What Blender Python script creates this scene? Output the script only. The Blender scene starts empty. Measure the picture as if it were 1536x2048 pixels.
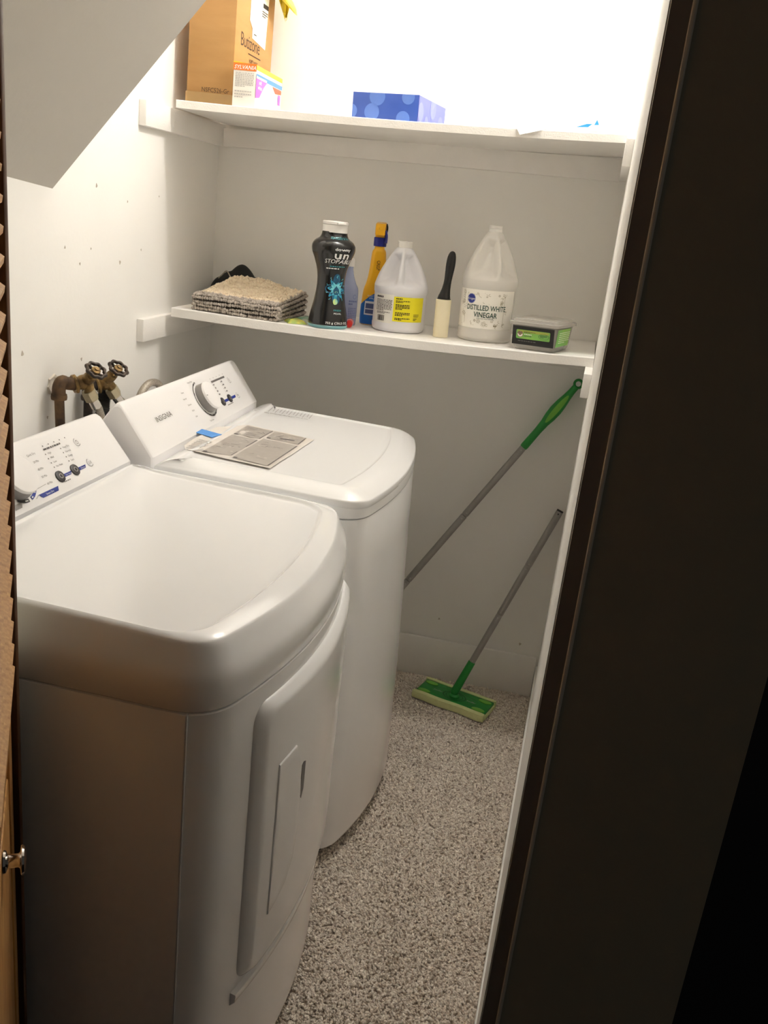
import bpy, bmesh, math, random
import numpy as np
from math import sin, cos, pi, radians, sqrt
from mathutils import Vector, Matrix

random.seed(7)
rng = np.random.default_rng(7)
scene = bpy.context.scene
COL = scene.collection

# ------------------------------------------------------------------ camera, world, light, exposure
cam_data = bpy.data.cameras.new('camera')
cam_data.sensor_fit = 'VERTICAL'
cam_data.sensor_height = 36.0
cam_data.lens = 1774.76 * 36.0 / 2048.0
cam_data.clip_start = 0.02
cam = bpy.data.objects.new('camera', cam_data)
COL.objects.link(cam)
_R = Vector((0.97526139, 0.19291983, 0.10792197))
_U = Vector((-0.16183574, 0.29055504, 0.94307315))
_F = Vector((-0.15058024, 0.93720847, -0.31458843))
cam.matrix_world = Matrix(((_R.x, _U.x, -_F.x, 1.0530), (_R.y, _U.y, -_F.y, -2.6958), (_R.z, _U.z, -_F.z, 1.4572), (0, 0, 0, 1)))
scene.camera = cam

world = bpy.data.worlds.new('dim_room')
scene.world = world
world.use_nodes = True
world.node_tree.nodes['Background'].inputs[0].default_value = (1.0, 0.92, 0.80, 1)
world.node_tree.nodes['Background'].inputs[1].default_value = 0.034

scene.view_settings.view_transform = 'Standard'
scene.view_settings.look = 'None'
scene.view_settings.gamma = 1.0
scene.view_settings.use_curve_mapping = False
scene.view_settings.exposure = 0.0
LAMP = (0.98, -0.49, 2.38)
LAMP_STRENGTH = 275.0
scene.cycles.max_bounces = 20
scene.cycles.diffuse_bounces = 12
scene.cycles.glossy_bounces = 6
scene.cycles.transparent_max_bounces = 24

# ------------------------------------------------------------------ helpers
def lin(c):
    def f(v):
        v /= 255.0
        return v / 12.92 if v <= 0.04045 else ((v + 0.055) / 1.055) ** 2.4
    return (f(c[0]), f(c[1]), f(c[2]), 1.0)

MATS = {}
def mat(name, rgb, rough=0.5, metal=0.0, vary=0.0, vscale=8.0, bump=0.0, bscale=200.0, spec=0.5, clear=0.0, coat=0.0, rgb2=None, detail=3.0, stretch=None, emit=None, trans=0.0, ior=1.45):
    """procedural principled material; rgb are sRGB 0-255 albedo values"""
    m = bpy.data.materials.new(name)
    m.use_nodes = True
    nt = m.node_tree
    N, L = nt.nodes, nt.links
    b = N['Principled BSDF']
    b.inputs['Roughness'].default_value = rough
    b.inputs['Metallic'].default_value = metal
    b.inputs['Specular IOR Level'].default_value = spec
    b.inputs['Coat Weight'].default_value = coat
    b.inputs['Coat Roughness'].default_value = 0.08
    b.inputs['Transmission Weight'].default_value = trans
    b.inputs['IOR'].default_value = ior
    base = lin(rgb)
    b.inputs['Base Color'].default_value = base
    tc = N.new('ShaderNodeTexCoord')
    vec = tc.outputs['Object']
    if stretch:
        mp = N.new('ShaderNodeMapping')
        mp.inputs['Scale'].default_value = stretch
        L.new(vec, mp.inputs['Vector'])
        vec = mp.outputs['Vector']
    if vary > 0 or rgb2:
        n = N.new('ShaderNodeTexNoise')
        n.inputs['Scale'].default_value = vscale
        n.inputs['Detail'].default_value = detail
        L.new(vec, n.inputs['Vector'])
        r = N.new('ShaderNodeValToRGB')
        r.color_ramp.elements[0].position = 0.32
        r.color_ramp.elements[1].position = 0.68
        c2 = lin(rgb2) if rgb2 else tuple(min(1, base[i] * (1 - vary)) for i in range(3)) + (1,)
        r.color_ramp.elements[0].color = c2
        r.color_ramp.elements[1].color = base
        L.new(n.outputs['Fac'], r.inputs['Fac'])
        L.new(r.outputs['Color'], b.inputs['Base Color'])
    if bump > 0:
        n2 = N.new('ShaderNodeTexNoise')
        n2.inputs['Scale'].default_value = bscale
        n2.inputs['Detail'].default_value = 4
        L.new(vec, n2.inputs['Vector'])
        bp = N.new('ShaderNodeBump')
        bp.inputs['Strength'].default_value = bump
        bp.inputs['Distance'].default_value = 0.002
        L.new(n2.outputs['Fac'], bp.inputs['Height'])
        L.new(bp.outputs['Normal'], b.inputs['Normal'])
    if emit:
        b.inputs['Emission Color'].default_value = (emit[0], emit[1], emit[2], 1)
        b.inputs['Emission Strength'].default_value = emit[3]
    if clear > 0:
        out = N['Material Output']
        t = N.new('ShaderNodeBsdfTransparent')
        mx = N.new('ShaderNodeMixShader')
        mx.inputs[0].default_value = clear
        L.new(b.outputs[0], mx.inputs[1])
        L.new(t.outputs[0], mx.inputs[2])
        L.new(mx.outputs[0], out.inputs['Surface'])
    MATS[name] = m
    return m

def link(o, parent=None):
    COL.objects.link(o)
    if parent is not None:
        o.parent = parent
    return o

def mesh(name, verts, faces, m, parent=None, smooth=None):
    me = bpy.data.meshes.new(name)
    me.from_pydata([tuple(map(float, v)) for v in verts], [], [tuple(int(i) for i in f) for f in faces])
    bm = bmesh.new(); bm.from_mesh(me)
    bmesh.ops.recalc_face_normals(bm, faces=bm.faces)
    bm.to_mesh(me); bm.free()
    if smooth is not None:
        me.shade_smooth()
        me.set_sharp_from_angle(angle=radians(smooth))
    me.materials.append(m)
    o = bpy.data.objects.new(name, me)
    return link(o, parent)

def raw(name, V, Fq, m, parent=None, smooth=False):
    """numpy verts + triangle/quad index array, no normal recalculation (many small pieces in one mesh)"""
    me = bpy.data.meshes.new(name)
    V = np.asarray(V, np.float32); Fq = np.asarray(Fq, np.int32)
    k = Fq.shape[1]
    me.vertices.add(len(V)); me.vertices.foreach_set('co', V.ravel())
    me.loops.add(Fq.size); me.loops.foreach_set('vertex_index', Fq.ravel())
    me.polygons.add(len(Fq)); me.polygons.foreach_set('loop_start', np.arange(0, Fq.size, k, dtype=np.int32))
    me.update(calc_edges=True); me.validate()
    if smooth: me.shade_smooth()
    me.materials.append(m)
    return link(bpy.data.objects.new(name, me), parent)

def thing(name, label, cat, loc=(0, 0, 0), rot=(0, 0, 0), group=None):
    o = bpy.data.objects.new(name, None)
    o.empty_display_size = 0.05
    COL.objects.link(o)
    o.location = loc; o.rotation_euler = rot
    o['label'] = label; o['category'] = cat
    if group: o['group'] = group
    return o

def tag(o, label, cat, group=None, kind=None):
    o['label'] = label; o['category'] = cat
    if group: o['group'] = group
    if kind: o['kind'] = kind
    return o

def struct(o):
    o['kind'] = 'structure'
    return o

def box_vf(x0, x1, y0, y1, z0, z1):
    v = [(x0, y0, z0), (x1, y0, z0), (x1, y1, z0), (x0, y1, z0), (x0, y0, z1), (x1, y0, z1), (x1, y1, z1), (x0, y1, z1)]
    f = [(0, 3, 2, 1), (4, 5, 6, 7), (0, 1, 5, 4), (1, 2, 6, 5), (2, 3, 7, 6), (3, 0, 4, 7)]
    return v, f

def box(name, x0, x1, y0, y1, z0, z1, m, parent=None, bev=0.0, seg=2):
    v, f = box_vf(x0, x1, y0, y1, z0, z1)
    o = mesh(name, v, f, m, parent)
    if bev > 0:
        bevel(o, bev, seg)
    return o

def bevel(o, w, seg=2, ang=30):
    bm = bmesh.new(); bm.from_mesh(o.data)
    es = [e for e in bm.edges if len(e.link_faces) == 2 and e.calc_face_angle(0) > radians(ang)]
    bmesh.ops.bevel(bm, geom=es, offset=w, segments=seg, affect='EDGES', profile=0.5)
    bm.to_mesh(o.data); bm.free()
    o.data.shade_smooth(); o.data.set_sharp_from_angle(angle=radians(40))

def prism(name, poly, z0, z1, m, parent=None, bev=0.0, axis='z'):
    n = len(poly)
    def P(p, h):
        return (p[0], p[1], h) if axis == 'z' else ((p[0], h, p[1]) if axis == 'y' else (h, p[0], p[1]))
    v = [P(p, z0) for p in poly] + [P(p, z1) for p in poly]
    f = [tuple(range(n))[::-1], tuple(range(n, 2 * n))] + [(i, (i + 1) % n, n + (i + 1) % n, n + i) for i in range(n)]
    o = mesh(name, v, f, m, parent)
    if bev > 0: bevel(o, bev)
    return o

def loft_vf(rings, cap0=True, cap1=True):
    n = len(rings[0]); v = [p for r in rings for p in r]; f = []
    for k in range(len(rings) - 1):
        for i in range(n):
            j = (i + 1) % n
            f.append((k * n + i, k * n + j, (k + 1) * n + j, (k + 1) * n + i))
    if cap0: f.append(tuple(range(n))[::-1])
    if cap1: f.append(tuple(range((len(rings) - 1) * n, len(rings) * n)))
    return v, f

def loft(name, rings, m, parent=None, smooth=35, cap0=True, cap1=True):
    v, f = loft_vf(rings, cap0, cap1)
    return mesh(name, v, f, m, parent, smooth)

def lathe(name, prof, m, parent=None, n=32, smooth=35, M=None, ry=1.0, cx=0.0, cy=0.0):
    rings = []
    for r, z in prof:
        rings.append([(cx + max(r, 1e-4) * cos(2 * pi * i / n), cy + ry * max(r, 1e-4) * sin(2 * pi * i / n), z) for i in range(n)])
    if M is not None:
        rings = [[tuple(M @ Vector(p)) for p in r] for r in rings]
    return loft(name, rings, m, parent, smooth)

def frame_z(origin, zdir, xhint=(1, 0, 0)):
    z = Vector(zdir).normalized(); x = Vector(xhint)
    x = (x - z * x.dot(z)).normalized(); y = z.cross(x)
    M = Matrix.Identity(4)
    for i in range(3):
        M[i][0], M[i][1], M[i][2], M[i][3] = x[i], y[i], z[i], origin[i]
    return M

def catmull(pts, per=8):
    P = [Vector(p) for p in pts]; P = [P[0] * 2 - P[1]] + P + [P[-1] * 2 - P[-2]]
    out = []
    for i in range(1, len(P) - 2):
        for k in range(per):
            t = k / per
            out.append(0.5 * ((2 * P[i]) + (-P[i - 1] + P[i + 1]) * t + (2 * P[i - 1] - 5 * P[i] + 4 * P[i + 1] - P[i + 2]) * t * t + (-P[i - 1] + 3 * P[i] - 3 * P[i + 1] + P[i + 2]) * t ** 3))
    out.append(P[-2])
    return out

def tube_rings(path, rad, n=12, flat=1.0, up=None):
    path = [Vector(p) for p in path]; rings = []
    if not hasattr(rad, '__len__'): rad = [rad] * len(path)
    x = None
    for i, p in enumerate(path):
        t = (path[min(i + 1, len(path) - 1)] - path[max(i - 1, 0)]).normalized()
        if x is None:
            h = Vector(up) if up else (Vector((0, 0, 1)) if abs(t.z) < 0.9 else Vector((1, 0, 0)))
            x = (h - t * h.dot(t)).normalized()
        else:
            x = (x - t * x.dot(t)).normalized()
        y = t.cross(x)
        rings.append([tuple(p + x * (rad[i] * cos(2 * pi * k / n)) + y * (flat * rad[i] * sin(2 * pi * k / n))) for k in range(n)])
    return rings

def tube(name, path, rad, m, parent=None, n=12, smooth=50, flat=1.0, up=None):
    return loft(name, tube_rings(path, rad, n, flat, up), m, parent, smooth)

# ---- flat print: lettering and shapes mapped on a surface by fn(s, t) -> xyz
_fcache = {}
def text_geo(body, size, align='CENTER', bold=0.0, shear=0.0, space=1.0):
    key = (body, align, bold, shear, space)
    if key not in _fcache:
        cu = bpy.data.curves.new('lettering', 'FONT')
        cu.body = body; cu.size = 1.0; cu.align_x = align; cu.resolution_u = 2
        cu.offset = bold; cu.shear = shear; cu.space_character = space
        ob = bpy.data.objects.new('lettering', cu); COL.objects.link(ob)
        dg = bpy.context.evaluated_depsgraph_get()
        me = bpy.data.meshes.new_from_object(ob.evaluated_get(dg))
        v = [tuple(x.co[:2]) for x in me.vertices]; f = [tuple(p.vertices) for p in me.polygons]
        bpy.data.objects.remove(ob); bpy.data.curves.remove(cu); bpy.data.meshes.remove(me)
        _fcache[key] = (v, f)
    v, f = _fcache[key]
    return [(x * size, y * size) for x, y in v], f

class Print:
    """collects flat shapes in (s,t) and writes them as one thin printed mesh"""
    def __init__(self, fn): self.fn = fn; self.v = []; self.f = []
    def add(self, pts, faces):
        self.n = getattr(self, 'n', 0) + 1
        k = len(self.v); self.v += [self.fn(*p) for p in pts]; self.f += [tuple(i + k for i in f) for f in faces]
    def text(self, body, s, t, size, align='CENTER', bold=0.0, shear=0.0, rot=0.0, sx=1.0, space=1.0):
        v, f = text_geo(body, size, align, bold, shear, space)
        c_, s_ = cos(rot), sin(rot)
        self.add([(s + sx * x * c_ - y * s_, t + sx * x * s_ + y * c_) for x, y in v], f); return self
    def rect(self, s0, s1, t0, t1, ns=1, nt=1):
        p = []; f = []
        for j in range(nt + 1):
            for i in range(ns + 1): p.append((s0 + (s1 - s0) * i / ns, t0 + (t1 - t0) * j / nt))
        for j in range(nt):
            for i in range(ns):
                a = j * (ns + 1) + i; f.append((a, a + 1, a + ns + 2, a + ns + 1))
        self.add(p, f); return self
    def poly(self, pts):
        self.add(pts, [tuple(range(len(pts)))]); return self
    def fan(self, c, pts):
        n = len(pts); self.add([c] + pts, [(0, i + 1, (i + 1) % n + 1) for i in range(n)]); return self
    def disc(self, s, t, r, n=20, ry=None):
        ry = ry or r
        return self.fan((s, t), [(s + r * cos(2 * pi * i / n), t + ry * sin(2 * pi * i / n)) for i in range(n)])
    def ring(self, s, t, r, w, a0=0.0, a1=2 * pi, n=28, ry=None):
        k = (ry or r) / r; p = []
        for i in range(n + 1):
            a = a0 + (a1 - a0) * i / n
            p += [(s + r * cos(a), t + k * r * sin(a)), (s + (r - w) * cos(a), t + k * (r - w) * sin(a))]
        self.add(p, [(2 * i, 2 * i + 2, 2 * i + 3, 2 * i + 1) for i in range(n)]); return self
    def line(self, pts, w):
        p = []
        for i, q in enumerate(pts):
            a = pts[max(i - 1, 0)]; b = pts[min(i + 1, len(pts) - 1)]
            d = (b[0] - a[0], b[1] - a[1]); L = sqrt(d[0] ** 2 + d[1] ** 2) + 1e-9
            nx, ny = -d[1] / L * w / 2, d[0] / L * w / 2
            p += [(q[0] + nx, q[1] + ny), (q[0] - nx, q[1] - ny)]
        self.add(p, [(2 * i, 2 * i + 1, 2 * i + 3, 2 * i + 2) for i in range(len(pts) - 1)]); return self
    def fine(self, s0, s1, t0, t1, rows, seed=1, fill=0.5):
        """rows of word-like dashes standing for print too small to read"""
        r = random.Random(seed); h = (t1 - t0) / rows
        for k in range(rows):
            t = t1 - (k + 0.75) * h; s = s0
            end = s1 if k < rows - 1 else s0 + (s1 - s0) * r.uniform(0.4, 0.9)
            while s < end:
                w = min(r.uniform(0.03, 0.12) * (s1 - s0) + 0.001, end - s)
                if w > 0.0004: self.rect(s, s + w, t, t + h * fill)
                s += w + 0.018 * (s1 - s0) + 0.0005
        return self
    def build(self, name, m, parent):
        me = bpy.data.meshes.new(name); me.from_pydata([tuple(map(float, v)) for v in self.v], [], self.f); me.update()
        me.materials.append(m)
        o = link(bpy.data.objects.new(name, me), parent)
        if self.n > 1 or any(w in name for w in ('lettering', 'text', 'code')): o['kind'] = 'stuff'
        return o

def plane_fn(O, ex, ey, eps=0.0005):
    O = Vector(O); ex = Vector(ex).normalized(); ey = Vector(ey).normalized(); n = ex.cross(ey)
    return lambda s, t: tuple(O + ex * s + ey * t + n * eps)

class Bottle:
    """body of revolution with elliptical / squarish section: prof = [(z, rx, ry)]"""
    def __init__(self, prof, e=2.0): self.prof = prof; self.e = e
    def r(self, z):
        P = self.prof
        if z <= P[0][0]: return P[0][1:]
        for a, b in zip(P, P[1:]):
            if z <= b[0]:
                k = (z - a[0]) / (b[0] - a[0] + 1e-9)
                return (a[1] + (b[1] - a[1]) * k, a[2] + (b[2] - a[2]) * k)
        return P[-1][1:]
    def pt(self, th, z, eps=0.0):
        rx, ry = self.r(z)
        s, c = sin(th), cos(th); q = 2.0 / self.e
        x = (rx + eps) * math.copysign(abs(s) ** q, s); y = -(ry + eps) * math.copysign(abs(c) ** q, c)
        return (x, y, z)
    def build(self, name, m, parent, n=48, smooth=40, dense=None):
        zs = dense or [p[0] for p in self.prof]
        return loft(name, [[self.pt(2 * pi * i / n, z) for i in range(n)] for z in zs], m, parent, smooth)
    def fn(self, th0=0.0, rref=None, eps=0.0006):
        rr = rref or self.prof[0][1]
        return lambda s, t: self.pt(th0 + s / rr, t, eps)

def smoothprof(pts, per=5):
    c = catmull([(p[1], p[2] if len(p) > 2 else p[1], p[0]) for p in pts], per)
    return [(v.z, max(v.x, 0.0005), max(v.y, 0.0005)) for v in c]

# ------------------------------------------------------------------ materials
mat('wall_paint', (241, 240, 237), 0.55, bump=0.12, bscale=90, vary=0.03, vscale=3, spec=0.35)
mat('soffit_shaded_paint', (200, 196, 189), 0.8, bump=0.15, bscale=70, vary=0.03, vscale=3, spec=0.2)  # wall paint toned down, the stair soffit's shade is put into its colour
mat('trim_paint', (242, 240, 237), 0.45, bump=0.35, bscale=260, vary=0.04, vscale=12)
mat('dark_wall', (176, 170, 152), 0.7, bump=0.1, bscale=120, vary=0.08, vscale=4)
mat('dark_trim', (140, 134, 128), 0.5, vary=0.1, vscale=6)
mat('pale_edge', (240, 236, 226), 0.5, vary=0.1, vscale=20)
mat('dark_carpet', (28, 29, 36), 0.95, vary=0.3, vscale=300, bump=0.5, bscale=400)
mat('carpet_base', (218, 204, 190), 0.95, rgb2=(168, 154, 142), vscale=260, bump=0.6, bscale=350)
mat('carpet_tuft', (252, 244, 234), 0.9, rgb2=(206, 191, 177), vscale=120, detail=6, spec=0.1)
mat('hole_dark', (196, 187, 174), 0.8, vary=0.2)
mat('plaster', (222, 214, 200), 0.9, vary=0.15, vscale=60, bump=0.5)
mat('enamel', (245, 246, 248), 0.16, spec=0.5, coat=0.35, vary=0.012, vscale=2)
mat('console_white', (245, 244, 245), 0.3, vary=0.012, vscale=3)
mat('knob_side', (150, 147, 145), 0.3, metal=0.3, vary=0.05)
mat('chrome', (225, 222, 218), 0.12, metal=1.0, vary=0.03)
mat('print_grey', (112, 108, 108), 0.6, vary=0.05)
mat('print_dark', (40, 38, 40), 0.5, vary=0.05)
mat('print_light', (186, 183, 181), 0.6, vary=0.05)
mat('print_blue', (38, 58, 150), 0.45, vary=0.05)
mat('button_dark', (62, 60, 62), 0.4, vary=0.08)
mat('print_white', (240, 240, 240), 0.5, vary=0.03)
mat('rubber', (28, 27, 27), 0.7, vary=0.1)
mat('sheet_white', (236, 230, 224), 0.25, vary=0.03, vscale=30)
mat('panel_grey', (178, 172, 166), 0.35, vary=0.06, vscale=60)
mat('tape_blue', (88, 152, 226), 0.55, vary=0.06, vscale=60, bump=0.15)
mat('wood_door', (196, 150, 92), 0.45, rgb2=(156, 108, 58), vscale=9, detail=5, stretch=(14, 14, 1.2), bump=0.1)
mat('wood_jamb', (112, 80, 58), 0.5, rgb2=(78, 52, 36), vscale=8, stretch=(14, 14, 1.2))
mat('rust_pipe', (112, 86, 58), 0.7, metal=0.2, rgb2=(64, 48, 36), vscale=45, bump=0.5, bscale=150)
mat('brass_old', (156, 128, 82), 0.45, metal=0.65, rgb2=(98, 78, 50), vscale=60, bump=0.25, bscale=150)
mat('wheel_iron', (46, 40, 37), 0.38, metal=0.4, rgb2=(84, 72, 64), vscale=55)
mat('steel_braid', (196, 188, 176), 0.4, metal=0.6, rgb2=(132, 124, 112), vscale=500, bump=0.4, bscale=700)
mat('galv_nut', (196, 186, 158), 0.35, metal=0.6, vary=0.15, vscale=60)
mat('black_hose', (40, 38, 38), 0.5, vary=0.15)
mat('cardboard', (172, 132, 82), 0.8, rgb2=(164, 124, 76), vscale=6, bump=0.1, bscale=150, stretch=(1, 1, 6))
mat('packing_tape', (196, 160, 108), 0.18, vary=0.1, vscale=30, clear=0.35)
mat('ink_brown', (72, 52, 34), 0.7, vary=0.1)
mat('label_white', (238, 236, 230), 0.5, vary=0.03, vscale=40)
mat('bag_yellow', (236, 220, 70), 0.35, vary=0.12, vscale=30, bump=0.5, bscale=60)
mat('carton_orange', (232, 122, 40), 0.4, vary=0.06)
mat('carton_yellow', (240, 196, 48), 0.4, vary=0.05)
mat('carton_sky', (70, 130, 214), 0.4, vary=0.05)
mat('carton_purple', (150, 84, 178), 0.4, rgb2=(206, 96, 176), vscale=20)
mat('carton_red', (214, 78, 48), 0.4, vary=0.05)
mat('tissue_blue', (48, 78, 158), 0.4, rgb2=(56, 86, 166), vscale=12)
mat('tissue_side', (82, 92, 164), 0.4, rgb2=(90, 98, 170), vscale=12)
mat('tissue_dot', (80, 114, 190), 0.4, rgb2=(92, 124, 196), vscale=20)
mat('tissue_dot_pale', (104, 114, 180), 0.4, vary=0.06)
mat('tissue_paper', (244, 244, 244), 0.9, vary=0.03)
mat('paper', (240, 238, 234), 0.7, vary=0.02)
mat('film', (226, 220, 226), 0.2, clear=0.35, vary=0.05, bump=0.5, bscale=30)
mat('film_blue', (60, 150, 226), 0.25, vary=0.08)
mat('mat_grey', (196, 187, 178), 0.95, rgb2=(152, 143, 135), vscale=120, spec=0.1)
mat('mat_cream', (246, 234, 212), 0.95, rgb2=(222, 204, 178), vscale=90, spec=0.1)
mat('mat_core', (120, 112, 104), 0.95, vary=0.2)
mat('black_cloth', (20, 19, 21), 0.75, vary=0.25, vscale=40, bump=0.5, bscale=120)
mat('cloth_line', (170, 160, 146), 0.7, vary=0.1)
mat('clear_bag', (208, 200, 188), 0.25, clear=0.6, bump=0.5, bscale=50)
mat('brown_bit', (134, 112, 92), 0.6, vary=0.15)
mat('packet_yellow', (222, 214, 92), 0.35, rgb2=(160, 196, 110), vscale=60)
mat('packet_green', (150, 186, 158), 0.3, rgb2=(96, 142, 128), vscale=50)
mat('packet_foil', (206, 208, 198), 0.25, rgb2=(160, 168, 160), vscale=80)
mat('bottle_black', (26, 26, 28), 0.2, coat=0.4, vary=0.1)
mat('teal_base', (118, 168, 176), 0.3, vary=0.06)
mat('cap_white', (232, 230, 226), 0.35, vary=0.03)
mat('teal_dark', (22, 92, 122), 0.35, rgb2=(16, 60, 92), vscale=90)
mat('teal_mid', (52, 160, 190), 0.35, rgb2=(24, 112, 150), vscale=110)
mat('teal_light', (130, 206, 214), 0.35, rgb2=(70, 170, 190), vscale=120)
mat('teal_text', (84, 176, 184), 0.4, vary=0.05)
mat('lime_drop', (190, 210, 130), 0.35, rgb2=(90, 170, 170), vscale=60)
mat('lav_plastic', (166, 176, 210), 0.25, clear=0.25, vary=0.06)
mat('lav_print', (92, 104, 150), 0.5, vary=0.1)
mat('red_plastic', (214, 56, 48), 0.35, vary=0.06)
mat('pink_plastic', (226, 128, 112), 0.4, vary=0.06)
mat('spray_yellow', (244, 184, 34), 0.3, vary=0.05)
mat('spray_blue', (28, 108, 196), 0.3, vary=0.06)
mat('spray_navy', (36, 44, 140), 0.35, vary=0.06)
mat('jug_white', (232, 232, 238), 0.35, vary=0.02, vscale=10)
mat('label_yellow', (238, 226, 34), 0.45, vary=0.04)
mat('roll_cream', (240, 230, 200), 0.7, vary=0.04, vscale=30)
mat('handle_black', (24, 23, 24), 0.4, vary=0.1)
mat('jug_clear', (249, 247, 243), 0.35, clear=0.40, vary=0.03)
mat('vinegar', (248, 245, 238), 0.2, clear=0.6, vary=0.03)
mat('label_cream', (248, 245, 237), 0.5, vary=0.02)
mat('print_olive', (150, 140, 112), 0.6, vary=0.1)
mat('print_green', (44, 82, 66), 0.5, vary=0.05)
mat('logo_blue', (42, 54, 140), 0.45, vary=0.05)
mat('tub_clear', (206, 202, 196), 0.18, clear=0.5, vary=0.03)
mat('tub_black', (26, 25, 24), 0.35, vary=0.1)
mat('label_green', (120, 190, 96), 0.4, rgb2=(150, 200, 84), vscale=25)
mat('label_olive', (176, 186, 84), 0.4, vary=0.05)
mat('broom_green', (36, 142, 58), 0.4, vary=0.08, vscale=20)
mat('broom_lime', (120, 188, 70), 0.45, vary=0.06)
mat('broom_dark', (22, 96, 44), 0.45, vary=0.08)
mat('cloth_pad', (224, 230, 172), 0.95, vary=0.08, vscale=80, bump=0.4, bscale=300)
mat('alu_grey', (164, 161, 158), 0.38, metal=0.35, vary=0.06, vscale=40)
mat('bulb_glow', (255, 240, 220), 0.4, emit=(1.0, 0.955, 0.89, LAMP_STRENGTH))
M = MATS

# ------------------------------------------------------------------ the setting
WX = 1.189          # right wall at the back corner
KW = 0.0456         # the right wall leans inwards towards the doorway
def xr(y): return WX + KW * y
YF = -1.80          # doorway plane
CEIL = 2.52

struct(box('floor', -0.05, 1.30, YF - 0.02, 0.05, -0.06, 0.0, M['carpet_base']))
o = struct(box('floor', -3.0, 6.0, -6.0, 5.0, -0.10, -0.012, M['dark_carpet']))
wall_back = struct(box('wall_back', -0.10, 1.34, 0.0, 0.10, -0.06, 2.56, M['wall_paint']))
wall_left = struct(box('wall_left', -0.10, 0.0, YF - 0.10, 0.0, -0.06, 2.56, M['wall_paint']))
wall_right = struct(prism('wall_right', [(xr(0), 0.0), (xr(YF), YF), (1.329, YF + 0.006), (1.329, 0.0)], -0.06, 2.56, M['wall_paint']))
struct(box('ceiling', -0.10, 1.34, YF - 0.10, 0.10, CEIL, 2.56, M['wall_paint']))
# sloping underside of the stairs above the machines
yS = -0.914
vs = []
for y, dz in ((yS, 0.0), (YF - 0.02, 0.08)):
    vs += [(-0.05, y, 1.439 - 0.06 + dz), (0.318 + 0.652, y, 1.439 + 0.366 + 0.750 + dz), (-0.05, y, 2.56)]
soffit = struct(mesh('ceiling', vs, [(0, 1, 2), (3, 5, 4), (0, 3, 4, 1), (1, 4, 5, 2), (2, 5, 3, 0)], M['soffit_shaded_paint']))
# front wall: dark faces towards the unlit room
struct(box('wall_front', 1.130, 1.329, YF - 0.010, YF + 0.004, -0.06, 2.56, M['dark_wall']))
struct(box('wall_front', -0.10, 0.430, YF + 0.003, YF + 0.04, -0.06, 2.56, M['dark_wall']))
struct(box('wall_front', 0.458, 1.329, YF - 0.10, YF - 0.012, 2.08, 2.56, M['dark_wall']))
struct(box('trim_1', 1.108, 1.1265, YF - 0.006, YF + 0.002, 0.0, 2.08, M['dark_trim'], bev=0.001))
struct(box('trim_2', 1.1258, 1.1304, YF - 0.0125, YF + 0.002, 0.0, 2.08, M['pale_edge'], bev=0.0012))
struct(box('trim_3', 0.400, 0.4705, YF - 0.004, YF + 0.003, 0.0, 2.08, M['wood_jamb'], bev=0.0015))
# baseboards
bb = struct(mesh('baseboard_back', *box_vf(0.0, xr(0) - 0.008, -0.019, -0.006, 0.0, 0.146), M['trim_paint']))
bevel(bb, 0.003)
struct(prism('baseboard_right', [(xr(-0.013), -0.013), (xr(-0.013) - 0.006, -0.013), (xr(-1.79) - 0.002, -1.79), (xr(-1.79), -1.79)], 0.0, 0.115, M['trim_paint']))

# nail holes and scuffs in the plaster
def dimple(parent, u, r, ax, depth=0.0015):
    n = 10; pts = []
    for rr, d in ((1.0, 0.0002), (0.6, 0.0008)):
        ring = []
        for i in range(n):
            a = 2 * pi * i / n; k = rr * r * (1 + 0.25 * sin(3 * a + u[0] * 40))
            if ax == 'x': ring.append((d, u[0] + k * cos(a), u[1] + 1.2 * k * sin(a)))
            else: ring.append((u[0] + k * cos(a), -d, u[1] + 1.2 * k * sin(a)))
        pts.append(ring)
    loft('nail_hole', pts, M['hole_dark'], parent, None)
for (y, z, r) in [(-0.867, 1.319, .0028), (-0.731, 1.452, .004), (-0.579, 1.423, .0025), (-0.614, 1.281, .004), (-0.804, 1.283, .0028), (-0.501, 1.309, .0025),
                  (-0.943, 0.958, .003), (-1.034, 1.11, .0045), (-0.797, 1.068, .0035), (-0.755, 1.315, .0022), (-0.403, 1.442, .002)]:
    dimple(wall_left, (y, z), r, 'x')
dimple(wall_back, (0.845, 0.215), 0.003, 'y'); dimple(wall_back, (1.12, 0.178), 0.004, 'y')

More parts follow.
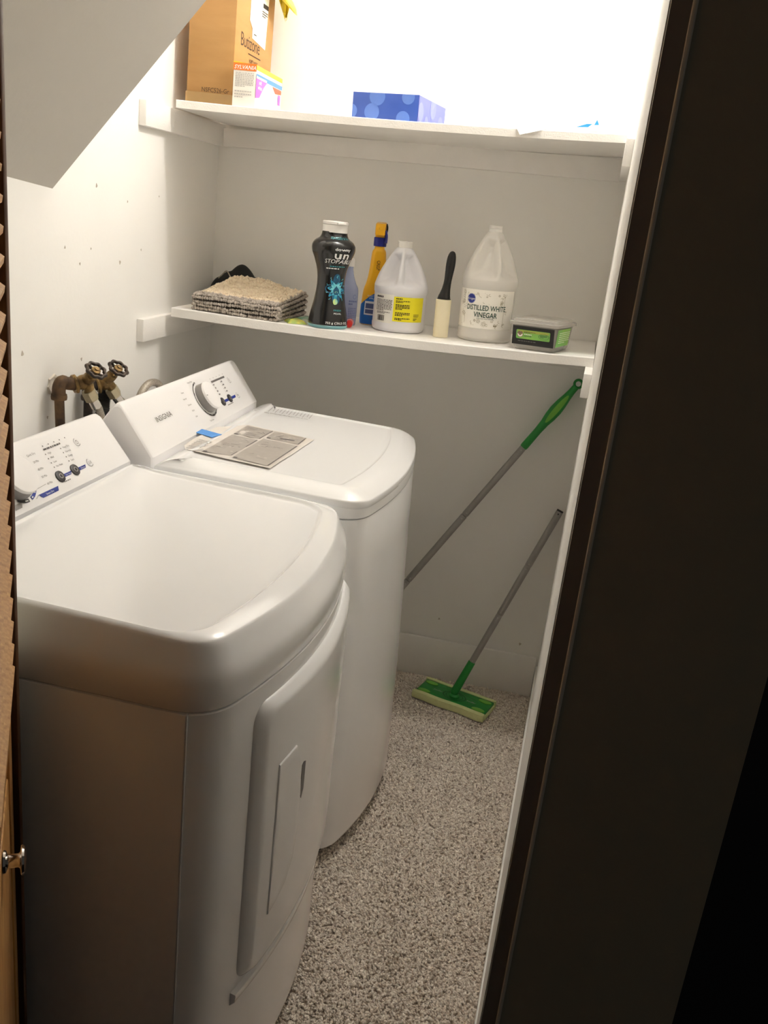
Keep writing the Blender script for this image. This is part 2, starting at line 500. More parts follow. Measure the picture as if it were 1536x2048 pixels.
# carpet pile
def carpet():
    n = 90000
    X = rng.uniform(0.42, 1.19, n); Y = rng.uniform(-1.78, -0.020, n)
    keep = X < WX + KW * Y - 0.007
    keep &= ~((X < 0.70) & (Y < -0.36) & (rng.random(n) > 0.15))
    X, Y = X[keep], Y[keep]; n = len(X)
    h = rng.uniform(0.0055, 0.0100, n) * (1 + 0.25 * np.sin(X * 23 + 2 * np.sin(Y * 9)) * np.sin(Y * 17))
    r = rng.uniform(0.0026, 0.0042, n); a0 = rng.uniform(0, 2 * pi, n)
    lx = rng.normal(0, 0.0035, n); ly = rng.normal(0, 0.0035, n)
    V = np.zeros((n, 7, 3), np.float32)
    for k in range(3):
        a = a0 + k * 2 * pi / 3
        V[:, k] = np.stack([X + r * 0.7 * np.cos(a), Y + r * 0.7 * np.sin(a), np.zeros(n)], 1)
        V[:, 3 + k] = np.stack([X + 0.6 * lx + r * np.cos(a), Y + 0.6 * ly + r * np.sin(a), h * 0.7], 1)
    V[:, 6] = np.stack([X + lx, Y + ly, h], 1)
    t = [(0, 1, 4), (0, 4, 3), (1, 2, 5), (1, 5, 4), (2, 0, 3), (2, 3, 5), (3, 4, 6), (4, 5, 6), (5, 3, 6)]
    Fc = (np.arange(n)[:, None, None] * 7 + np.array(t)[None]).reshape(-1, 3)
    o = raw('carpet_pile', V.reshape(-1, 3), Fc, M['carpet_tuft'])
    tag(o, 'taupe cut-pile carpet covering the closet floor', 'carpet', kind='stuff')
carpet()

# ceiling lamp (above the frame)
lamp = thing('ceiling_lamp', 'bare bulb in a white ceiling lampholder above the upper shelf', 'lamp', (LAMP[0], LAMP[1], 0))
lathe('lampholder', [(0.0, CEIL), (0.055, CEIL), (0.055, CEIL - 0.012), (0.03, CEIL - 0.03), (0.024, CEIL - 0.06), (0.0, CEIL - 0.06)], M['cap_white'], lamp, 28)
zb = LAMP[2]
lathe('bulb', [(0.0, zb - 0.045), (0.02, zb - 0.042), (0.036, zb - 0.028), (0.042, zb - 0.006), (0.038, zb + 0.016), (0.026, zb + 0.04), (0.017, zb + 0.06), (0.016, zb + 0.082), (0.0, zb + 0.082)], M['bulb_glow'], lamp, 28)

# ------------------------------------------------------------------ shelves
def zlow(x): s = (x - .037) / 1.135; return 1.16 + .0148 * x - .009 * 4 * s * (1 - s)
def zup(x): s = (x - .03) / 1.12; return 1.678 + .0172 * x - .008 * 4 * s * (1 - s)
def slope(fn, x): return (fn(x + .01) - fn(x - .01)) / .02

def board(name, x0, x1, x1b, y0, fn, t, parent):
    n = 24; rings = []
    for i in range(n + 1):
        k = i / n; xf = x0 + (x1 - x0) * k; xb = x0 + (x1b - x0) * k; z = fn(xf)
        w = 0.0006 * sin(i * 2.1) + 0.0004 * sin(i * 5.3)
        rings.append([(xf, y0 + w, z - t), (xf, y0 + w, z - .0015), (xf, y0 + .0015 + w, z), (xb, -0.003, z), (xb, -0.003, z - t)])
    return loft(name, rings, M['trim_paint'], parent, 30)
CH = 0.058
def shelf(label, fn, y0, x0, x1, t, ycl, gap):
    s = thing('wall_shelf', label, 'shelf', (0, 0, 0), group='painted wall shelves')
    board('shelf_board', x0, x1, xr(-0.003) - 0.004, y0, fn, t, s)
    def cl(nm, x0, x1, y0, y1, za, zb, bv=0.0015):
        # cleat with top following the board
        v = [(x0, y0, za - CH), (x1, y0, za - CH), (x1, y1, zb - CH), (x0, y1, zb - CH), (x0, y0, za), (x1, y0, za), (x1, y1, zb), (x0, y1, zb)]
        o = mesh(nm, v, box_vf(0, 1, 0, 1, 0, 1)[1], M['trim_paint'], s); bevel(o, bv)
    zl = fn(0.03) - t - 0.0005; zr = fn(1.16) - t - gap
    cl('cleat', 0.0, 0.019, ycl, 0.0, zl, zl)
    xa, xb = xr(ycl), xr(0)
    o = mesh('cleat', [(xa - .019, ycl, zr - CH), (xa, ycl, zr - CH), (xb, 0, zr - CH), (xb - .019, 0, zr - CH), (xa - .019, ycl, zr), (xa, ycl, zr), (xb, 0, zr), (xb - .019, 0, zr)], box_vf(0, 1, 0, 1, 0, 1)[1], M['trim_paint'], s)
    bevel(o, 0.0015)
    o = mesh('cleat', [(.0195, -.019, zl - CH), (xb - .0195, -.019, zr - CH - gap), (xb - .0195, 0, zr - CH - gap), (.0195, 0, zl - CH), (.0195, -.019, zl - .009), (xb - .0195, -.019, zr - gap), (xb - .0195, 0, zr - gap), (.0195, 0, zl - .009)], box_vf(0, 1, 0, 1, 0, 1)[1], M['trim_paint'], s)
    bevel(o, 0.0012)
    return s
shelf('white painted upper wall shelf carrying the cardboard box and blue tissue box', zup, -0.392, 0.034, 1.153, 0.019, -0.528, 0.003)
shelf('white painted lower wall shelf holding bottles and the folded mat', zlow, -0.387, 0.037, 1.1705, 0.0235, -0.517, 0.0005)

def on_shelf(name, label, cat, x, y, fn, rz=0.0, group=None):
    a = math.atan(slope(fn, x))
    o = thing(name, label, cat, (x, y, fn(x) + 0.0004), (0, 0, 0), group)
    o.rotation_mode = 'XYZ'
    o.matrix_world = Matrix.Translation((x, y, fn(x) + 0.0004)) @ Matrix.Rotation(-a, 4, 'Y') @ Matrix.Rotation(rz, 4, 'Z')
    return o

# ------------------------------------------------------------------ washer and dryer
W0 = 0.686
def outline(a0, af, bow, r, inset=0.0, clampb=None, n=20):
    """plan outline (a forward, b across) with a bowed front and rounded front corners"""
    def front(b): return af + bow * (1 - (2 * b / W0 - 1) ** 2)
    pts = []
    for i in range(6): pts.append((a0 + (af - r - a0) * i / 6, 0.0))
    def bez(P0, C, P1, m):
        o = []
        for i in range(m):
            t = i / m; k = 0.62
            c1 = (P0[0] + (C[0] - P0[0]) * k, P0[1] + (C[1] - P0[1]) * k); c2 = (P1[0] + (C[0] - P1[0]) * k, P1[1] + (C[1] - P1[1]) * k)
            o.append(tuple((1 - t) ** 3 * P0[j] + 3 * (1 - t) ** 2 * t * c1[j] + 3 * (1 - t) * t * t * c2[j] + t ** 3 * P1[j] for j in (0, 1)))
        return o
    pts += bez((af - r, 0.0), (af + 0.002, 0.0), (front(r), r), 9)
    for i in range(n): b = r + (W0 - 2 * r) * i / n; pts.append((front(b), b))
    pts += bez((front(W0 - r), W0 - r), (af + 0.002, W0), (af - r, W0), 9)
    for i in range(7): pts.append((af - r + (a0 - af + r) * i / 6, W0))
    for i in range(1, 4): pts.append((a0, W0 * (1 - i / 4)))
    if inset:
        q = []; m = len(pts)
        for i in range(m):
            p0, p1 = pts[i - 1], pts[(i + 1) % m]
            d = (p1[0] - p0[0], p1[1] - p0[1]); L = sqrt(d[0] ** 2 + d[1] ** 2)
            q.append((pts[i][0] - d[1] / L * inset, pts[i][1] + d[0] / L * inset))
        pts = q
    if clampb is not None: pts = [(max(p[0], clampb), p[1]) for p in pts]
    return pts

def plate_ring(z, **k): return [(p[0], p[1], z) for p in outline(**k)]

def machine_console(root, zt, top, zb, m):
    prof = [(0.0, zb), (0.0, zt), (top[0] + .007, top[1] - .0098), (top[0] + .001, top[1] - .002), (top[0] - .006, top[1] + .0015), (top[0] - .014, top[1] - .0005), (top[0] - .022, top[1] - .008),
            (top[0] - .045, top[1] - .040), (-0.185, zt + .005), (-0.188, zb)]
    # denser corners
    ca = -0.08; cz = (zt + zb) / 2
    rings = []
    for b, k in ((0.0, .945), (0.002, .968), (0.006, .985), (0.012, 1.0), (W0 / 2, 1.0), (W0 - .012, 1.0), (W0 - .006, .985), (W0 - .002, .968), (W0, .945)):
        rings.append([(ca + (a - ca) * k, b, cz + (z - cz) * k if z > zt - .004 else z) for a, z in prof])
    return loft('console', rings, m, root, 28)

def con_frame(zt, top):
    d = Vector((top[0], 0, top[1] - zt)).normalized(); n = Vector((d.z, 0, -d.x))
    def fn(eps=0.0006): return lambda b, s: tuple(Vector((0, b, zt)) + d * s + n * eps)
    def Mx(b, s, e=0.0):
        o = Vector((0, b, zt)) + d * s + n * e
        Mm = Matrix.Identity(4); x = Vector((0, 1, 0))
        for i in range(3): Mm[i][0], Mm[i][1], Mm[i][2], Mm[i][3] = x[i], d[i], n[i], o[i]
        return Mm
    return fn, Mx

def dial(parent, Mx, b, s, r, h):
    k = thing_part = lathe('control_knob', [(0.0, 0.0005), (r * 1.05, 0.0005), (r * 1.04, h * .25), (r * 1.0, h * .8), (r * .99, h * .86)], M['knob_side'], parent, 48, 30, Mx(b, s))
    lathe('knob_cap', [(r * 1.0, h * .84), (r * 1.0, h), (r * .965, h + .0022), (r * .9, h + .003), (r * .45, h + .0036), (0.0, h + .0038)], M['console_white'], k, 48, 40, Mx(b, s))
    fnp = lambda x, y: tuple(Mx(b, s) @ Vector((x, y, h + .0034)))
    return k, fnp

def make_washer():
    wx, wy = 0.2874, -1.0248
    root = thing('washing_machine', 'white top-load washing machine with instruction sheet taped on its lid', 'washing machine', (wx, wy, 0), (0, 0, 0.0087))
    A0, AF, Rr = -0.185, 0.446, 0.055
    E = M['enamel']
    rings = []
    for z, bow, ins in ((0.035, 0.077, .012), (0.042, 0.077, .004), (0.055, 0.077, 0), (0.30, 0.072, 0), (0.55, 0.062, 0), (0.75, 0.052, 0), (0.858, 0.047, 0), (0.8615, 0.047, .0015)):
        rings.append(plate_ring(z, a0=A0, af=AF, bow=bow, r=Rr, inset=ins))
    loft('cabinet', rings, E, root, 30)
    rings = [plate_ring(z, a0=A0, af=AF + .001, bow=.047, r=Rr, inset=i) for z, i in ((0.864, .0012), (0.866, 0), (0.889, 0), (0.8925, .0010), (0.8942, .0030), (0.8950, .0070), (0.8955, .016))]
    loft('top_frame', rings, E, root, 30)
    # lid
    rg = [(.9005, .014, 0), (.8985, .0040, 0), (.8988, .0012, 0), (.9005, .0002, 0), (.9080, .0004, 0), (.9120, .0010, 0), (.9136, .0016, 0), (.9148, .0028, 0), (.9160, .0050, 0), (.9188, .0095, 0), (.9222, .0155, 0), (.9258, .0240, 0), (.9288, .0325, 0), (.9308, .0395, .003), (.9319, .0440, .006), (.9318, .0462, .010), (.9306, .0480, .013), (.9290, .0505, .016), (.9287, .056, .020)]
    rings = []
    for z, i, cb in rg:
        pts = outline(a0=0.003, af=AF + .003, bow=.045, r=Rr, inset=i if i < .04 else i * 1.05, clampb=0.003 + cb)
        if i > .04: pts = [(p[0] - .022 * max(0, (p[0] - .2) / .27), p[1]) for p in pts]
        rings.append([(p[0], p[1], z - .0138 * max(0, p[0] / .468) ** 1.5) for p in pts])
    lid = loft('lid', rings, E, root, 40)
    zt, top = 0.93, (-0.073, 1.033)
    machine_console(root, zt, top, 0.897, M['console_white'])
    fn, Mx = con_frame(zt, top)
    # control panel print
    kn, kfn = dial(root, Mx, 0.378, 0.066, 0.036, 0.022)
    Print(kfn).line([(-0.034, 0.004), (-0.028, 0.003)], .0016).build('pointer_mark', M['print_dark'], kn)
    p = Print(fn(.0008)); p.ring(0.378, 0.066, 0.0475, 0.0042, radians(95), radians(325), 40); p.build('dial_ring', M['knob_side'], root)
    p = Print(fn(.0012))
    for a in (110, 150, 215, 240, 262, 285, 305): p.ring(0.378, 0.066, 0.047, 0.0032, radians(a), radians(a + 9), 5)
    p.build('dial_marks', M['print_dark'], root)
    p = Print(fn()); p.text('INSIGNIA', 0.138, 0.062, 0.0175, sx=1.12); p.build('brand_lettering', M['print_grey'], root)
    p = Print(fn()); p.rect(0.4644, 0.558, 0.0945, 0.0995); p.build('display_bar', M['print_grey'], root)
    p = Print(fn())
    for i in range(5): p.disc(0.468 + i * .022, 0.1055, .0012, 8)
    for b, s, t in ((0.348, 0.117, 'Heavy Duty'), (0.42, 0.1, 'Quick Wash'), (0.283, 0.1, 'Heavy'), (0.278, 0.0845, 'Normal'), (0.285, 0.068, 'Delicate'), (0.287, 0.0525, 'Bulky'), (0.286, 0.037, 'Soak'),
                    (0.432, 0.083, 'Rinse'), (0.432, 0.067, 'Spin'), (0.430, 0.051, 'Drain'), (0.430, 0.035, 'Clean'), (0.352, 0.012, 'Tub Clean')):
        p.text(t, b, s - .002, .0058)
    for k in range(4):
        s = 0.0875 - k * .0093
        p.disc(0.463, s, .0011, 8); p.disc(0.5165, s, .0011, 8)
        p.fine(0.468, 0.48, s - .002, s + .0025, 1, k + 3, .8); p.fine(0.5215, 0.536, s - .002, s + .0025, 1, k + 9, .8)
    p.fine(0.485, 0.56, 0.0245, 0.028, 1, 4, .6)
    p.ring(0.5766, 0.084, .0085, .0009, radians(100), radians(330)); p.ring(0.5766, 0.084, .0035, .0008)
    p.ring(0.578, 0.0385, .0085, .0009, radians(100), radians(330)); p.poly([(0.5755, .0355), (0.5755, .0415), (0.5795, .0385)]); p.rect(.5805, .5815, .0355, .0415)
    p.build('panel_lettering', M['print_grey'], root)
    p = Print(fn())
    for b in (0.484, 0.534): p.poly([(b - .008, .0355), (b + .024, .0355), (b + .0275, .0425), (b - .008, .0425)])
    p.build('button_tags', M['print_blue'], root)
    for b in (0.467, 0.5175):
        bt = lathe('push_button', [(0.0, 0.0), (0.0115, 0.0), (0.0112, .0022), (0.009, .003), (0.0, .0032)], M['button_dark'], root, 24, 30, Mx(b, .040))
        Print(lambda x, y, b=b: tuple(Mx(b, .040) @ Vector((x, y, .0036)))).ring(0, 0, .0045, .0012, n=14).build('button_icon', M['print_light'], bt)
    # lid print (programme table near the console)
    zl = lambda a: 0.9298 - .0138 * max(0, a / .468) ** 1.5
    lf = lambda a, b: (a, b, zl(a) + .0004)
    p = Print(lf)
    for i in range(13):
        a = 0.062 + i * .0095; p.line([(a, 0.625), (a + .004, 0.575 + .012 * (i % 2))], .0011)
        p.fine(a - .003, a + .004, 0.632, 0.648, 4, i, .6)
    for k in range(3): p.fine(0.03, 0.05, .56 + k * .022, .568 + k * .022, 2, 40 + k)
    p.fine(0.06, 0.18, 0.557, 0.566, 2, 77, .5)
    p.build('lid_lettering', M['print_grey'], lid)
    # levelling feet
    for a, b in ((-0.13, .07), (-0.13, .62), (0.40, .06), (0.40, .63)):
        lathe('foot', [(0.0, 0.004), (0.028, 0.004), (0.028, .016), (0.016, .022), (0.013, .046), (0.0, .046)], M['rubber'], root, 20, 35, Matrix.Translation((a, b, 0)))
    return root, zl
washer, lid_z = make_washer()

# instruction sheet and blue tape lying on the washer lid
def lid_sheet():
    wx, wy, yw = 0.2874, -1.0248, 0.0087
    root = thing('instruction_sheet', 'white film sheet printed with four grey diagram panels on washer lid', 'sheet', (wx, wy, 0), (0, 0, yw))
    def L(x, y):
        dx, dy = x - wx, y - wy; return (dx * cos(yw) + dy * sin(yw), -dx * sin(yw) + dy * cos(yw))
    def zz(a, e): return lid_z(a) + e
    # sheet outline in world xy
    o = [(0.305, -0.905), (0.318, -0.93), (0.40, -0.945), (0.521, -0.957), (0.533, -0.653), (0.44, -0.638), (0.355, -0.628), (0.30, -0.70), (0.298, -0.80)]
    P = [L(*q) for q in o]; cx = sum(q[0] for q in P) / len(P); cy = sum(q[1] for q in P) / len(P)
    D = []
    for i in range(len(P)):
        for k in range(4):
            t = k / 4; D.append((P[i][0] * (1 - t) + P[(i + 1) % len(P)][0] * t, P[i][1] * (1 - t) + P[(i + 1) % len(P)][1] * t))
    rings = []
    for sc in (1.0, .97, .8, .55, .3, .05):
        rings.append([(cx + (a - cx) * sc, cy + (b - cy) * sc, max(zz(cx + (a - cx) * sc, .0012), 0) + (.0022 if sc == 1.0 and b < .2 else 0) + .0006 * sin(a * 60) * sin(b * 45)) for a, b in D])
    vt, f = loft_vf(rings, False, True); nv = len(vt)
    vb = [(a, b, z - .0005) for a, b, z in vt]
    n = len(D)
    f2 = f + [tuple(i + nv for i in q[::-1]) for q in f] + [(i, (i + 1) % n, nv + (i + 1) % n, nv + i) for i in range(n)]
    mesh('sheet', vt + vb, f2, M['sheet_white'], root, 40)
    fn = lambda e: (lambda x, y: (lambda q: (q[0], q[1], zz(q[0], e) + .0006 * sin(q[0] * 60) * sin(q[1] * 45)))(L(x, y)))
    quads = dict(a=[(0.357, -0.638), (0.427, -0.645), (0.424, -0.742), (0.356, -0.735)], b=[(0.357, -0.745), (0.424, -0.752), (0.418, -0.915), (0.354, -0.925)],
                 c=[(0.432, -0.648), (0.515, -0.655), (0.516, -0.730), (0.433, -0.720)], d=[(0.43, -0.730), (0.518, -0.740), (0.510, -0.941), (0.424, -0.928)])
    r = random.Random(3)
    for k, q in quads.items():
        p = Print(fn(.0020)); g = []
        def bil(u, v): return tuple((q[0][j] * (1 - u) * (1 - v) + q[1][j] * u * (1 - v) + q[2][j] * u * v + q[3][j] * (1 - u) * v) for j in (0, 1))
        nn = 8; pts = [bil(i / nn, j / nn) for j in range(nn + 1) for i in range(nn + 1)]
        p.add(pts, [(j * (nn + 1) + i, j * (nn + 1) + i + 1, (j + 1) * (nn + 1) + i + 1, (j + 1) * (nn + 1) + i) for j in range(nn) for i in range(nn)])
        pan = p.build('diagram_panel', M['panel_grey'], root)
        dk = Print(fn(.0027)); wh = Print(fn(.0024))
        dk.line([bil(.985, .02), bil(.985, .98)], .0022)
        dk.rect(*(lambda c: (c[0], c[0] + .009, c[1] - .004, c[1] + .004))(bil(.02, .97)))
        for _ in range(9):
            u, v = r.uniform(.12, .85), r.uniform(.12, .88); c = bil(u, v)
            if r.random() < .45: wh.disc(c[0], c[1], r.uniform(.002, .005), 9, r.uniform(.0015, .003))
            else: dk.line([c, (c[0] + r.uniform(-.01, .012), c[1] + r.uniform(-.008, .008)), (c[0] + r.uniform(-.01, .012), c[1] + r.uniform(-.012, .004))], .0011)
        for _ in range(3):
            c = bil(r.uniform(.1, .6), r.uniform(.2, .85)); dk.fine(c[0], c[0] + .022, c[1] - .006, c[1], 2, r.randint(0, 99), .4)
        if k == 'c':
            wh.disc(0.480, -0.702, .019, 20, .013); dk.rect(0.467, 0.493, -0.708, -0.696); dk.disc(.467, -.702, .006, 10); dk.disc(.493, -.702, .006, 10)
        wh.build('diagram_highlights', M['sheet_white'], pan); dk.build('diagram_lines', M['print_grey'], pan)
    p = Print(fn(.0022)); p.fine(.312, .345, -.90, -.83, 5, 5, .4); p.line([(.315, -.918), (.335, -.885)], .004); p.line([(.334, -.932), (.35, -.905)], .005)
    p.build('margin_print', M['print_light'], root)
    # tape
    tp = [L(*q) for q in [(0.283, -0.785), (0.276, -0.746), (0.305, -0.752), (0.338, -0.763), (0.331, -0.806), (0.305, -0.792)]]
    n = len(tp); up = [(a, b, zz(a, .0034) + .001 * sin(i * 2.0)) for i, (a, b) in enumerate(tp)]
    v = up + [(a, b, z - .0007) for a, b, z in up]
    t = mesh('masking_tape', v, [tuple(range(n)), tuple(range(2 * n - 1, n - 1, -1))] + [(i, (i + 1) % n, n + (i + 1) % n, n + i) for i in range(n)], M['tape_blue'])
    t.location = (wx, wy, 0); t.rotation_euler = (0, 0, yw)
    tag(t, 'strip of blue masking tape holding the sheet on washer lid', 'tape')
lid_sheet()

def make_dryer():
    dx, dy = 0.2389, -1.7312
    root = thing('clothes_dryer', 'white clothes dryer with front door, nearest the doorway', 'dryer', (dx, dy, 0), (0, 0, -0.0176))
    A0, AF, BOW, Rr = -0.185, 0.462, 0.062, 0.055
    E = M['enamel']; ZS = 0.816
    seam = 0.432
    v, f = box_vf(A0, seam - .001, 0.0, W0, 0.03, ZS - .0015)
    cab = mesh('cabinet', v, f, E, root); bevel(cab, .002)
    def fr(z, ins, bow=BOW):
        return [(p[0], p[1], z) for p in outline(a0=seam + .0006, af=AF, bow=bow, r=.029, inset=ins, clampb=seam + .0006)]
    def fr2(z, ins):
        pts = outline(a0=A0, af=AF, bow=BOW, r=Rr, inset=ins)
        return [(max(p[0], seam + .0006), p[1], z) for p in pts]
    loft('front_panel', [fr2(.03, .004), fr2(.035, 0), fr2(.3, 0), fr2(.6, 0), fr2(ZS - .003, 0), fr2(ZS - .0015, .0015)], E, root, 30)
    # moulded top
    def drop(a, b, z): return (a, b, z - .0135 * max(0, a / .468) ** 1.5 * min(1, (z - ZS) / .09))
    rings = []
    for dz, i in ((.0005, .002), (.003, 0), (.043, 0), (.052, .0010), (.060, .0032), (.070, .0070), (.082, .0122), (.092, .0166), (.0985, .0196), (.1030, .0222), (.1055, .0250)):
        rings.append([drop(p[0], p[1], ZS + dz) for p in outline(a0=0.003, af=AF, bow=BOW, r=Rr, inset=i, clampb=.003)])
    for dz, i in ((.1078, 0), (.1080, .0015), (.1072, .003), (.1040, .0065), (.1012, .0095), (.1004, .013), (.1000, .022)):
        pts = outline(a0=.010, af=.424, bow=.040, r=.06, inset=i, clampb=.010 + i * .5)
        rings.append([drop(p[0], W0 / 2 + (p[1] - W0 / 2) * .915, ZS + dz + (.0078 * max(0, 1 - p[0] / .16) if dz < .107 else 0)) for p in pts])
    loft('top_panel', rings, E, root, 50)
    zt, top = 0.925, (-0.070, 1.012)
    machine_console(root, zt, top, ZS, M['console_white'])
    fn, Mx = con_frame(zt, top)
    kn, kfn = dial(root, Mx, 0.330, 0.058, 0.037, 0.022)
    p = Print(fn(.0008)); p.ring(0.335, 0.060, 0.0475, 0.006, radians(282), radians(312), 12); p.build('dial_arc', M['print_blue'], root)
    p = Print(fn(.0008)); p.ring(0.335, 0.060, 0.0475, 0.006, radians(236), radians(272), 12); p.build('dial_arc', M['button_dark'], root)
    p = Print(fn(.0012)); p.ring(0.335, 0.060, 0.0458, 0.0025, radians(303), radians(310), 6); p.ring(0.335, 0.060, 0.0458, 0.0025, radians(284), radians(290), 6); p.ring(0.335, 0.060, 0.0458, 0.0025, radians(258), radians(268), 8); p.build('dial_arc_marks', M['print_white'], root)
    p = Print(fn())
    p.poly([(0.366, .0165), (0.372, .0085), (0.4205, .0085), (0.4265, .0165)])
    for b in (0.463, 0.513): p.poly([(b - .006, .0255), (b + .018, .0255), (b + .0225, .0315), (b - .006, .0315)])
    p.build('button_tags', M['print_blue'], root)
    p = Print(fn(.001)); p.text('Steam Dry', 0.396, .0103, .0055); p.text('Dry Temp', 0.4725, .0268, .0042); p.text('Dryness', 0.5225, .0268, .0042); p.build('tag_lettering', M['print_white'], root)
    p = Print(fn()); p.poly([(0.290, .0175), (0.293, .009), (0.311, .009), (0.317, .0175)]); p.build('mode_tag', M['knob_side'], root)
    p = Print(fn())
    for i in range(5): p.disc(0.4551 + i * .01825, .0928, .0014, 8)
    p.fine(0.451, 0.537, .0835, .0875, 1, 12, .8)
    for i, t in enumerate(('High', 'Med', 'Low', 'No Heat')): p.disc(0.4485, .077 - i * .0091, .0014, 8); p.text(t, 0.4555, .0752 - i * .0091, .0056, 'LEFT')
    for i, t in enumerate(('Very Dry', 'Normal', 'Damp', 'Less')): p.disc(0.4977, .0768 - i * .0091, .0014, 8); p.text(t, 0.5045, .075 - i * .0091, .0056, 'LEFT')
    for t, b, s in (('Quick Dry', .412, .0862), ('20 Min', .413, .0715), ('40 Min', .4125, .0567), ('50 Min', .409, .042), ('60 Min', .4115, .0275)): p.text(t, b, s - .0018, .0058)
    p.line([(.372, .0268), (.4, .0285)], .0005); p.line([(.355, .012), (.366, .0165)], .0007); p.line([(.317, .0175), (.335, .018)], .0007)
    p.fine(0.449, 0.50, .0165, .0195, 1, 31, .6)
    p.ring(0.5537, .0767, .0085, .001, radians(100), radians(320)); p.ring(0.5537, .0767, .0042, .0008); p.rect(.5533, .5541, .0767, .0805)
    p.ring(0.5518, .0313, .0085, .001, radians(100), radians(320)); p.line([(0.549, .028), (0.549, .0345), (0.5535, .0313), (0.549, .028)], .0006); p.rect(.5545, .5551, .028, .0345); p.rect(.5562, .5568, .028, .0345)
    p.build('panel_lettering', M['print_grey'], root)
    for b in (0.4473, 0.497):
        bt = lathe('push_button', [(0.0, 0.0), (0.0115, 0.0), (0.0112, .0022), (0.009, .003), (0.0, .0032)], M['button_dark'], root, 24, 30, Mx(b, .030))
        Print(lambda x, y, b=b: tuple(Mx(b, .030) @ Vector((x, y, .0036)))).ring(0, 0, .005, .0014, n=14).build('button_icon', M['print_light'], bt)
    # door, following the bowed front
    def fa(b): return AF + BOW * (1 - (2 * b / W0 - 1) ** 2)
    def shape(pts, name, steps, m, parent, per=1, smooth=45):
        cb = sum(q[0] for q in pts) / len(pts); cz = sum(q[1] for q in pts) / len(pts); rings = []
        for ins, sc, e in steps:
            ring = []
            for b, z in pts:
                d = sqrt((b - cb) ** 2 + (z - cz) ** 2); k = (1 - ins / d) * sc
                bb_, zz_ = cb + (b - cb) * k, cz + (z - cz) * k
                ring.append((fa(bb_) + e, bb_, zz_))
            rings.append(ring)
        return loft(name, rings, m, parent, smooth)
    def rrect(b0, b1, z0, z1, r, n=6, e=8):
        q = []
        for cx, cz, a0 in ((b1 - r, z1 - r, 0), (b0 + r, z1 - r, 90), (b0 + r, z0 + r, 180), (b1 - r, z0 + r, 270)):
            for i in range(n + 1): a = radians(a0 + 90 * i / n); q.append((cx + r * cos(a), cz + r * sin(a)))
        out = []
        for i in range(len(q)):
            p0, p1 = q[i], q[(i + 1) % len(q)]; d = sqrt((p0[0] - p1[0]) ** 2 + (p0[1] - p1[1]) ** 2); k = max(1, int(d / .03))
            for j in range(k): out.append((p0[0] + (p1[0] - p0[0]) * j / k, p0[1] + (p1[1] - p0[1]) * j / k))
        return out
    door = shape(rrect(0.098, 0.626, 0.285, 0.785, .03), 'door', [(0, 1, -.004), (0, 1, .001), (.004, 1, .0055), (.014, 1, .0125), (.020, 1, .0147), (.026, 1, .0152)] + [(.026, s, .0152) for s in (.85, .7, .55, .4, .25, .1, .02)], E, root)
    lip = []
    for i in range(25):
        b = .085 + .545 * i / 24; lip.append(b)
    rings = [[(fa(b) - .003, b, .279), (fa(b) + .0085, b, .277), (fa(b) + .0095, b, .274), (fa(b) + .0085, b, .262), (fa(b) - .003, b, .250)] for b in lip]
    loft('door_lip', rings, E, root, 45)
    hp = [(0.150, 0.665), (0.150, .62), (0.150, .55), (.150, .48), (.150, .42), (0.150, 0.385), (0.175, 0.392), (0.204, 0.408), (0.226, 0.44), (0.236, 0.49), (0.238, 0.54), (0.232, 0.59), (0.222, 0.63), (0.205, 0.668), (.178, .667)]
    shape(hp, 'door_handle', [(0, 1, .0145), (0, 1, .0158), (.0016, 1, .0172), (.0035, 1, .0176), (.02, 1, .0170)] + [(.02, s, .0166) for s in (.7, .4, .1)], E, door, smooth=25)
    shape([(0.236, 0.612), (0.236, 0.56), (0.243, 0.545), (0.250, 0.56), (0.250, 0.612), (.243, .615)], 'handle_recess', [(0, 1, .0150), (0, 1, .0159), (.002, .5, .0158)], M['print_grey'], door)
    for a, b in ((-0.13, .07), (-0.13, .62), (0.38, .06), (0.38, .63)):
        lathe('foot', [(0.0, 0.0), (0.024, 0.0), (0.024, .012), (0.012, .016), (0.011, .034), (0.0, .034)], M['rubber'], root, 16, 35, Matrix.Translation((a, b, .004)))
    return root
make_dryer()

